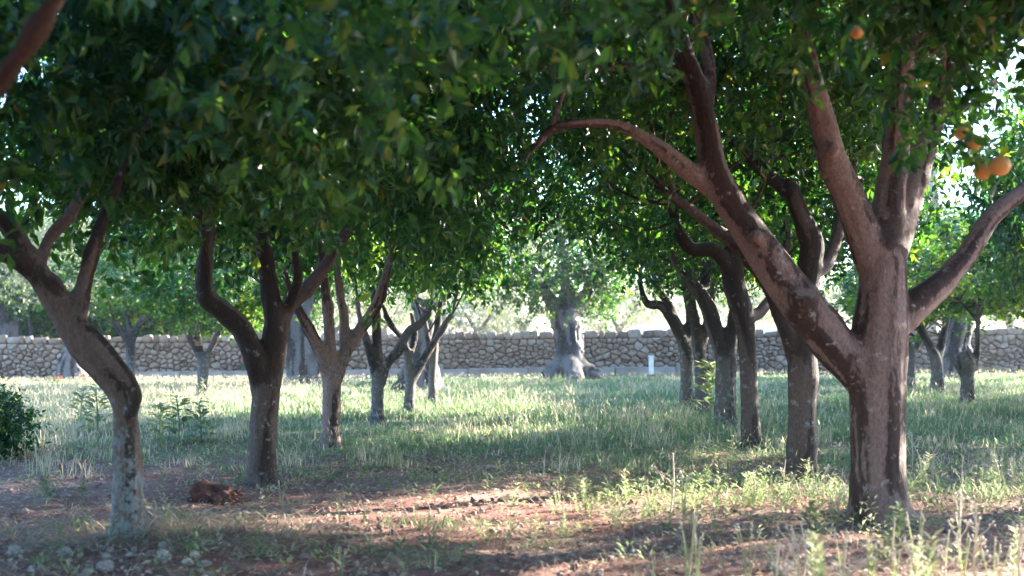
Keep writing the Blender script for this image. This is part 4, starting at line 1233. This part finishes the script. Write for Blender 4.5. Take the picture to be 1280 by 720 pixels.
def proto_spike(seed, h):
    g = np.random.default_rng(seed)
    paths = []; heads = []
    for k in range(4):
        a = g.uniform(0, 6.28); r = g.uniform(.02, .12)
        e = (math.cos(a) * r, math.sin(a) * r, h * g.uniform(.75, 1))
        paths.append([(0, 0, -.02, .004), (e[0] * .4 + .01, e[1] * .4, e[2] * .5, .0035), (*e, .0022)])
        heads.append((e, .0055)); heads.append(((e[0] + .004, e[1], e[2] - .016), .0065)); heads.append(((e[0] - .004, e[1], e[2] - .034), .006))
    pos, dv, up, sc, ti = [], [], [], [], []
    for k in range(18):
        a = g.uniform(0, 6.28)
        pos.append((0, 0, g.uniform(0, .6) * h)); dv.append((math.cos(a), math.sin(a), .6)); up.append((0, 0, 1.)); sc.append(g.uniform(.03, .08)); ti.append(g.uniform(.3, .9))
    return stem_mesh(paths, M['weed_leaf'], 5, .95), leaves_mesh(pos, dv, up, sc, M['weed_leaf'], ti), heads

def proto_leafy(seed, h):
    g = np.random.default_rng(seed)
    paths = [[(0, 0, -.02, .008), (.01, 0, h * .5, .007), (.03, .01, h * .95, .004)]]
    pos, dv, up, sc, ti = [], [], [], [], []
    for k in range(60):
        t = g.random(); a = g.uniform(0, 6.28)
        o = np.array([math.cos(a), math.sin(a), 0])
        pos.append(np.array([.02 * t, 0, t * h]) + o * .05 * (1 - t)); dv.append(o + np.array([0, 0, g.uniform(-.2, .7)])); up.append((0, 0, 1.))
        sc.append(g.uniform(.09, .15) * (1.1 - .3 * t)); ti.append(np.clip(g.normal(.35 + .3 * t, .15), 0, 1))
    return stem_mesh(paths, M['weed_leaf'], 5, .6), leaves_mesh(pos, dv, up, sc, M['weed_leaf'], ti, False), []

def proto_puff(seed, h):
    g = np.random.default_rng(seed)
    e = (g.normal() * .03, g.normal() * .03, h)
    pos, dv, up, sc, ti = [], [], [], [], []
    for k in range(9):
        a = k * .7
        pos.append((0, 0, .01)); dv.append((math.cos(a), math.sin(a), .25)); up.append((0, 0, 1.)); sc.append(g.uniform(.07, .11)); ti.append(g.uniform(.2, .6))
    return stem_mesh([[(0, 0, -.02, .005), (e[0] * .3, e[1] * .3, h * .5, .0045), (*e, .004)]], M['weed_leaf'], 5, .9), leaves_mesh(pos, dv, up, sc, M['weed_leaf'], ti), [(e, .022)]

PROTO = {}
def proto(kind, var):
    k = (kind, var)
    if k not in PROTO:
        s = var * 7 + 3
        PROTO[k] = {'fleabane': lambda: proto_fleabane(s, .42), 'seedstalk': lambda: proto_seedstalk(s, .46), 'spike': lambda: proto_spike(s, .40),
                    'leafy': lambda: proto_leafy(s + 1, .36), 'puff': lambda: proto_puff(s, .32)}[kind]()
    return PROTO[k]

CATN = {'fleabane': 'fleabane_weed', 'seedstalk': 'seed_stalk_weed', 'spike': 'spiky_weed', 'leafy': 'leafy_weed', 'puff': 'puffball_weed'}
def weed(kind, px, py, hpx, label, group=None, var=None):
    b = G(px, py)
    var = R.randint(0, 3) if var is None else var
    stem, lv, heads = proto(kind, var)
    h0 = {'fleabane': .42, 'seedstalk': .46, 'spike': .40, 'leafy': .36, 'puff': .32}[kind]
    s = hpx / F * b[1] / h0
    o = empty(CATN[kind], tuple(b), label, 'weed', group)
    o.rotation_euler = (0, 0, R.uniform(0, 6.28)); o.scale = (s, s, s)
    ob('stem', stem, o)
    l_ = ob('leaves', lv, o); l_['kind'] = 'stuff'
    for p, r in heads:
        ob('seed_head' if kind != 'puff' else 'seed_ball', PUFF if kind != 'puff' else BALL, o, p, (0, 0, 0), (r, r, r))
    return o

for a in (
    ('leafy', 1122, 690, 58, 'bushy bright green weed at the foot of the streaked trunk'),
    ('seedstalk', 1200, 712, 92, 'tall branching dry weed with pinkish buds right of the streaked trunk'),
    ('seedstalk', 1222, 705, 74, 'shorter dry budded weed leaning on the tall branching one'),
    ('fleabane', 1015, 722, 52, 'pale downy weed in the bottom right, left of the bushy green weed'),
    ('spike', 1050, 735, 76, 'slender pale spike weed between the downy and the bushy weed'),
    ('fleabane', 1092, 740, 62, 'pale upright weed below the bushy green weed at the bottom edge'),
    ('seedstalk', 1140, 745, 66, 'dry budded stalk at the bottom edge below the streaked trunk'),
    ('spike', 1165, 740, 60, 'cluster of stiff pale stalks at the bottom edge near the budded weed'),
    ('fleabane', 1266, 722, 58, 'star topped pale weed in the bottom right corner'),
    ('spike', 858, 735, 96, 'tall twin stalk weed at the bottom edge of the alley'),
    ('spike', 873, 738, 74, 'shorter stalk weed beside the tall twin stalk'),
    ('spike', 934, 735, 86, 'single tall yellowish stalk at bottom, right of the twin stalks'),
    ('puff', 794, 722, 34, 'white puffball weed, taller of the pair at the bottom edge'),
    ('puff', 804, 730, 18, 'white puffball weed, lower of the pair at the bottom edge'),
    ('spike', 818, 728, 36, 'branched bare stalk right of the puffball pair'),
    ('fleabane', 733, 640, 40, 'upright pale weed at the left end of the sunlit weed strip'),
    ('fleabane', 782, 632, 42, 'bushy pale weed in the sunlit strip, second from its left end'),
    ('seedstalk', 838, 640, 72, 'tallest dry stalk in the sunlit strip across the alley'),
    ('spike', 856, 655, 66, 'thick pale stalk in front of the tallest dry stalk'),
    ('spike', 815, 652, 54, 'bent pair of stalks in the sunlit strip'),
    ('fleabane', 896, 640, 44, 'slim weed at the right of the sunlit strip'),
    ('fleabane', 895, 668, 28, 'small star shaped weed in front of the sunlit strip'),
    ('fleabane', 520, 650, 18, 'lone bright green seedling on bare earth in mid alley'),
    ('fleabane', 425, 655, 24, 'pair topped pale weed left of the lone seedling'),
    ('spike', 455, 656, 30, 'pinkish dry stalk beside the pale weed in mid alley'),
    ('spike', 428, 722, 42, 'forked pale stalk at the bottom edge left of centre'),
    ('fleabane', 592, 692, 20, 'small pale weed right of centre on the shaded earth'),
    ('spike', 352, 637, 40, 'curved pale stalk right of the stout dark trunk foot'),
    ('leafy', 55, 628, 30, 'dark leafy weed left of the lichen trunk'),
    ('leafy', 105, 622, 22, 'second dark leafy weed beside the lichen trunk'),
    ('fleabane', 252, 500, 26, 'green sprout at the foot of the small forked trunk'),
    ('leafy', 225, 556, 62, 'bright sunlit broad leaved weed right of the bent trunk'),
    ('leafy', 200, 562, 56, 'sunlit broad leaved weed closest to the bent trunk'),
    ('leafy', 122, 545, 62, 'green leafy weed left of the bent trunk in tall grass'),
    ('leafy', 252, 552, 52, 'sunlit broad leaved weed farthest right of those by the bent trunk'),
    ('leafy', 100, 532, 46, 'green leafy weed nearer the bush than the other in tall grass'),
    ('leafy', 887, 531, 78, 'tall yellow green sapling between the far right row trunks'),
): weed(*a)
rr = random.Random(77)
LOOK = {'fleabane': 'downy narrow leaved weed', 'seedstalk': 'dry branching weed with buff buds', 'spike': 'stiff bare stalked weed', 'leafy': 'broad leaved weed'}
def patch(n, kinds, x0, x1, y0, y1, h0, h1, where, group):
    sp = sorted((rr.uniform(x0, x1), rr.choice(kinds), rr.uniform(y0, y1), rr.uniform(h0, h1)) for _ in range(n))
    tall = max(range(n), key=lambda k: sp[k][3] / (sp[k][2] - 425)); low = min(range(n), key=lambda k: sp[k][3] / (sp[k][2] - 425))
    near = max(range(n), key=lambda k: sp[k][2]); far = min(range(n), key=lambda k: sp[k][2])
    for k, (x, kd, y, h) in enumerate(sp):
        pre = 'leftmost ' if k == 0 else 'rightmost ' if k == n - 1 else 'tallest ' if k == tall else 'smallest ' if k == low else 'frontmost ' if k == near else 'hindmost ' if k == far else ''
        weed(kd, x, y, h, pre + LOOK[kd] + ' ' + where, group)
patch(26, ['fleabane', 'seedstalk', 'seedstalk', 'spike'], 1140, 1290, 588, 618, 22, 48, 'in the sunlit strip right of the streaked trunk', 'weeds in the strip right of the streaked trunk')
patch(24, ['fleabane', 'seedstalk', 'seedstalk', 'spike'], 930, 1060, 612, 650, 22, 42, 'in the clump left of the streaked trunk', 'weeds in the clump left of the streaked trunk')
patch(24, ['fleabane', 'fleabane', 'spike'], 690, 910, 618, 665, 16, 34, 'low in the strip across the alley', 'low weeds in the strip across the alley')
patch(26, ['fleabane', 'seedstalk', 'seedstalk', 'spike'], 965, 1290, 728, 770, 52, 96, 'along the bottom right edge', 'weeds along the bottom right edge')
patch(18, ['fleabane', 'fleabane', 'leafy'], 420, 560, 565, 590, 16, 30, 'right of the reddish trunk foot', 'weeds right of the reddish trunk')

# ------------------------------------------------------------------ stones, clod, bush, flowers, oranges
I2V, I2F = ico(3)
def stone_mesh(seed, flat):
    q = I2V * np.array([1, .75, flat])
    n = fbm(q * 1.4 + seed * 3.1, 3)
    v = q * (1 + .30 * n)[:, None]
    # facet the boulder a little
    g = np.random.default_rng(seed)
    for _ in range(12):
        d_ = norm(g.normal(size=3)); lim = g.uniform(.42, .75)
        k = v @ d_ - lim; v = v - np.outer(np.maximum(k, 0) * .85, d_)
    return mesh_np('stone', v, I2F, M['field_stone'], True)
for i, (px, py, wpx, fl, lab) in enumerate((
    (205, 700, 26, .5, 'large pale stone just right of the lichen trunk foot'),
    (133, 712, 22, .6, 'whitish stone at bottom left below the lichen trunk'),
    (84, 694, 17, .55, 'pale stone left of the lichen trunk, in straw'),
    (100, 696, 10, .7, 'smaller pale stone touching the one left of the lichen trunk'),
    (18, 694, 24, .45, 'wide flat grey stone near the bottom left corner'),
    (60, 690, 12, .6, 'rounded grey stone between the flat stone and the pale pair'),
    (168, 690, 9, .7, 'little pale stone at the front of the lichen trunk foot'),
    (255, 708, 18, .4, 'flat slab stone in straw, rightmost of the bottom left stones'),
    (50, 712, 13, .5, 'grey stone at the bottom edge near the left corner'),
    (105, 722, 12, .6, 'half buried stone at the bottom edge left of the whitish one'),
    (80, 678, 9, .7, 'small white stone behind the straw left of the lichen trunk'),
)):
    b = G(px, py); s = wpx / F * b[1] * .68
    thing(ob('field_stone', stone_mesh(i + 1, fl), None, (b[0], b[1], b[2] + s * fl * .4), (R.uniform(-.25, .25), R.uniform(-.25, .25), R.uniform(0, 6.28)), (s, s * R.uniform(.7, 1.1), s)), lab, 'stone', 'stones round the lichen trunk')
def rubble():
    g = np.random.default_rng(71); n = 55
    xy = np.array([G(x, y)[:2] for x, y in zip(g.uniform(-20, 270, n), g.uniform(680, 735, n))])
    r = .010 + .034 * g.random(n) ** 2.2
    v, f, t = scatter(I1V * np.array([1, .8, .6]), I1F, np.stack([xy[:, 0], xy[:, 1], H(xy[:, 0], xy[:, 1]) + r * .25], 1), frames(norm(g.normal(size=(n, 3)) * np.array([1, 1, .3])), np.array([0, 0, 1.]) + g.normal(size=(n, 3)) * .3), r)
    o = ob('stone_rubble', mesh_np('stone_rubble', v * 1 + g.normal(size=v.shape) * .0025, f, M['field_stone'], False))
    o['kind'] = 'stuff'; o['label'] = 'small pinkish rubble in the straw at the bottom left'; o['category'] = 'rubble'
I1V, I1F = ico(2)
rubble()
def clods(name, px, py, wpx, hpx, label):
    b = G(px, py); s = wpx / F * b[1] / 2; hz = hpx / F * b[1]
    cv, cf = ico(5); g = cv.copy()
    v = g * np.array([s, s * .6, hz]); v *= (1 + .22 * fbm(g * 2.2 + 3, 4) + .12 * vnoise(g * 6) + .035 * vnoise(g * 14))[:, None]
    left = np.exp(-((g[:, 0] + .55) / .35) ** 2) * (g[:, 2] > 0)
    v[:, 2] += left * hz * .45
    thing(ob(name, mesh_np(name, v, cf, M['clod'], False), None, tuple(b)), label, 'mound')
clods('earth_mound', 270, 628, 76, 19, 'dug up clod of dark red earth left of the stout dark trunk')
def heap(px, py):
    b = G(px, py)
    for k, (dx, dy, L, r, rz, lab) in enumerate(((0, 0, .9, .10, .15, 'thicker grey log lying by the furrowed trunk'), (.5, -.3, .7, .07, -.3, 'thinner grey log lying in front of the thicker one'))):
        p = smooth_path([(-L, 0, r * .8, r), (0, .04, r, r * 1.05), (L, -.03, r * .8, r * .85)], 5)
        v, f, t = tube(p, 9)
        me = bpy.data.meshes.new('fallen_log'); me.from_pydata([tuple(a) for a in v], [], [list(a) for a in f] + [list(a) for a in t]); me.materials.append(M['olive_bark'])
        me.polygons.foreach_set('use_smooth', np.ones(len(me.polygons), bool))
        a = me.attributes.new('streak', 'FLOAT', 'POINT'); a.data.foreach_set('value', vnoise(v * np.array([1.5, 20, 20])).astype(np.float32))
        thing(ob('fallen_log', me, None, (b[0] + dx, b[1] + dy, b[2]), (0, 0, rz)), lab, 'log', 'logs by the furrowed trunk')
heap(392, 480)

b = G(-30, 572)
bush = empty('green_bush', (b[0], b[1], b[2]), 'rounded glossy dark green bush cut by the left edge of the picture', 'bush')
c = ob('foliage', CROWNS['shrub'][0], bush, (0, 0, .42), (0, 0, 0), (.72, .72, .72)); c['kind'] = 'stuff'
ob('stems', stem_mesh([[(0, 0, -.03, .02), (.1 * k - .2, .05 * (k % 2), .3, .014), (.2 * k - .4, .1 * (k % 2), .6, .006)] for k in range(5)], M['citrus_bark_dark'] and M['straw'], 6, .1), bush)

def flower_plant(px, py, hpx, m, label, n=16, seed=1):
    b = G(px, py); g = np.random.default_rng(seed); h = hpx / F * b[1]
    o = empty('flowering_plant', tuple(b), label, 'flower', 'red and pink flowers near the wall')
    paths = [[(0, 0, -.02, .012), (g.normal() * .06, g.normal() * .06, h * .5, .01), (g.normal() * .12, g.normal() * .12, h * .85, .006)] for _ in range(6)]
    ob('stem', stem_mesh(paths, M['weed_leaf'], 5, .3), o)
    pos = g.normal(size=(70, 3)) * np.array([.14, .14, .12]) + np.array([0, 0, h * .45])
    l_ = ob('leaves', leaves_mesh(pos, norm(g.normal(size=(70, 3))), np.tile([0, 0, 1.], (70, 1)) + .2 * g.normal(size=(70, 3)), g.uniform(.07, .13, 70), M['weed_leaf'], g.uniform(.1, .5, 70), False), o); l_['kind'] = 'stuff'
    vs, fs, cn = [], [], 0
    pr = np.array([[0, 0, 0], [-.4, .6, .15], [.4, .6, .15], [0, 1, .05]]); pf = np.array([[0, 2, 1], [1, 2, 3]])
    for k in range(n):
        c_ = np.array([g.normal() * .13, g.normal() * .1, h * g.uniform(.7, 1.0)])
        a = np.arange(6) * 1.047; dv = np.stack([np.cos(a), np.sin(a), np.full(6, .5)], 1)
        v, f, _ = scatter(pr, pf, np.repeat(c_[None], 6, 0), frames(dv, np.tile([0, 0, 1.], (6, 1))), np.full(6, .07))
        vs.append(v); fs.append(f + cn); cn += len(v)
    bl = ob('blossoms', mesh_np('blossoms', np.vstack(vs), np.vstack(fs), m), o); bl['kind'] = 'stuff'
flower_plant(72, 484, 13, M['red_petal'], 'reddish flowering plant left of the pale conical trunk foot', 14, 2)
flower_plant(106, 482, 14, M['pink_petal'], 'pink and white flowering plant right of the pale conical trunk foot', 18, 3)
flower_plant(303, 474, 27, M['red_petal'], 'tall plant with a bright red bloom against the wall left of the elbow limb', 7, 4)
flower_plant(325, 474, 27, M['red_petal'], 'tall plant with a small red bloom behind the stout dark trunk', 4, 5)

OV, OF = ico(3)
orange_me = mesh_np('orange', OV * (1 + .02 * fbm(OV * 2, 2))[:, None] * np.array([1, 1, .95]), OF, M['orange'], True)
calyx_me = mesh_np('calyx', np.vstack([np.array([[0, 0, .04]]), np.stack([np.cos(np.arange(10) * .628) * np.where(np.arange(10) % 2, .12, .28), np.sin(np.arange(10) * .628) * np.where(np.arange(10) % 2, .12, .28), np.where(np.arange(10) % 2, .02, -.03)], 1)]), np.array([[0, 1 + i, 1 + (i + 1) % 10] for i in range(10)]), M['weed_leaf'], False, {'tint': np.full(11, .3)})
stalk_me = stem_mesh([[(0, 0, 0, .08), (.1, 0, 1.2, .07), (.0, .1, 2.6, .05)]], M['weed_leaf'], 5, .3)
for px, py, rp, d_, lab in (
    (1250, 207, 13.5, 6.4, 'largest orange, right one of the pair against the bright sky'),
    (1228, 214, 11.5, 6.5, 'orange touching the left side of the largest orange'),
    (1219, 177, 10, 6.7, 'orange half hidden in leaves above the sky lit pair'),
    (1202, 167, 9.5, 6.8, 'highest orange of the right cluster, in shade among leaves'),
    (1071, 40, 9, 6.0, 'yellow orange high between the upper limbs of the streaked tree'),
):
    p = P(px, py, d_); r = rp / F * d_
    o = ob('orange', orange_me, None, tuple(p), (R.uniform(-.2, .2), R.uniform(-.2, .2), R.uniform(0, 6)), (r, r, r))
    thing(o, lab, 'orange', 'oranges hanging at the upper right')
    cx_ = ob('calyx', calyx_me, o, (0, 0, .95))
    st = ob('stalk', stalk_me, o, (0, 0, .95))

fp = np.array([P(1250, 190, 6.45), P(1228, 196, 6.55), P(1214, 160, 6.6), P(1225, 165, 6.7), P(1195, 152, 6.7), P(1205, 150, 6.8), P(1260, 150, 6.9), P(1240, 120, 6.8), P(1080, 28, 5.9), P(1062, 30, 5.9), P(1071, 22, 6.0), P(1215, 190, 6.4)])
add_leaves(r0, np.vstack([fp, fp + .03]), np.tile([0, 0, -1.], (24, 1)) + RNG.normal(size=(24, 3)) * .2, 24, 4, .075, 31, [.3, .3, .2, .15, .05, 0], (1000, -40, 1330, 330))

# ------------------------------------------------------------------ air
hz = ob('haze', None)
bpy.data.objects.remove(hz)
bm = bmesh.new(); bmesh.ops.create_cube(bm, size=1)
hm = bpy.data.meshes.new('haze'); bm.to_mesh(hm); bm.free()
hmat = bpy.data.materials.new('haze'); hmat.use_nodes = True
hn = hmat.node_tree; hn.nodes.clear()
ho = hn.nodes.new('ShaderNodeOutputMaterial'); pv = hn.nodes.new('ShaderNodeVolumePrincipled')
pv.inputs['Color'].default_value = (.93, .95, 1, 1); pv.inputs['Density'].default_value = .00035; pv.inputs['Anisotropy'].default_value = .35
hn.links.new(pv.outputs[0], ho.inputs['Volume'])
hm.materials.append(hmat)
haze = ob('haze', hm, None, (0, 120, 9.0), (0, 0, 0), (300, 260, 21))
haze['kind'] = 'stuff'; haze['label'] = 'thin warm evening haze over the orchard'
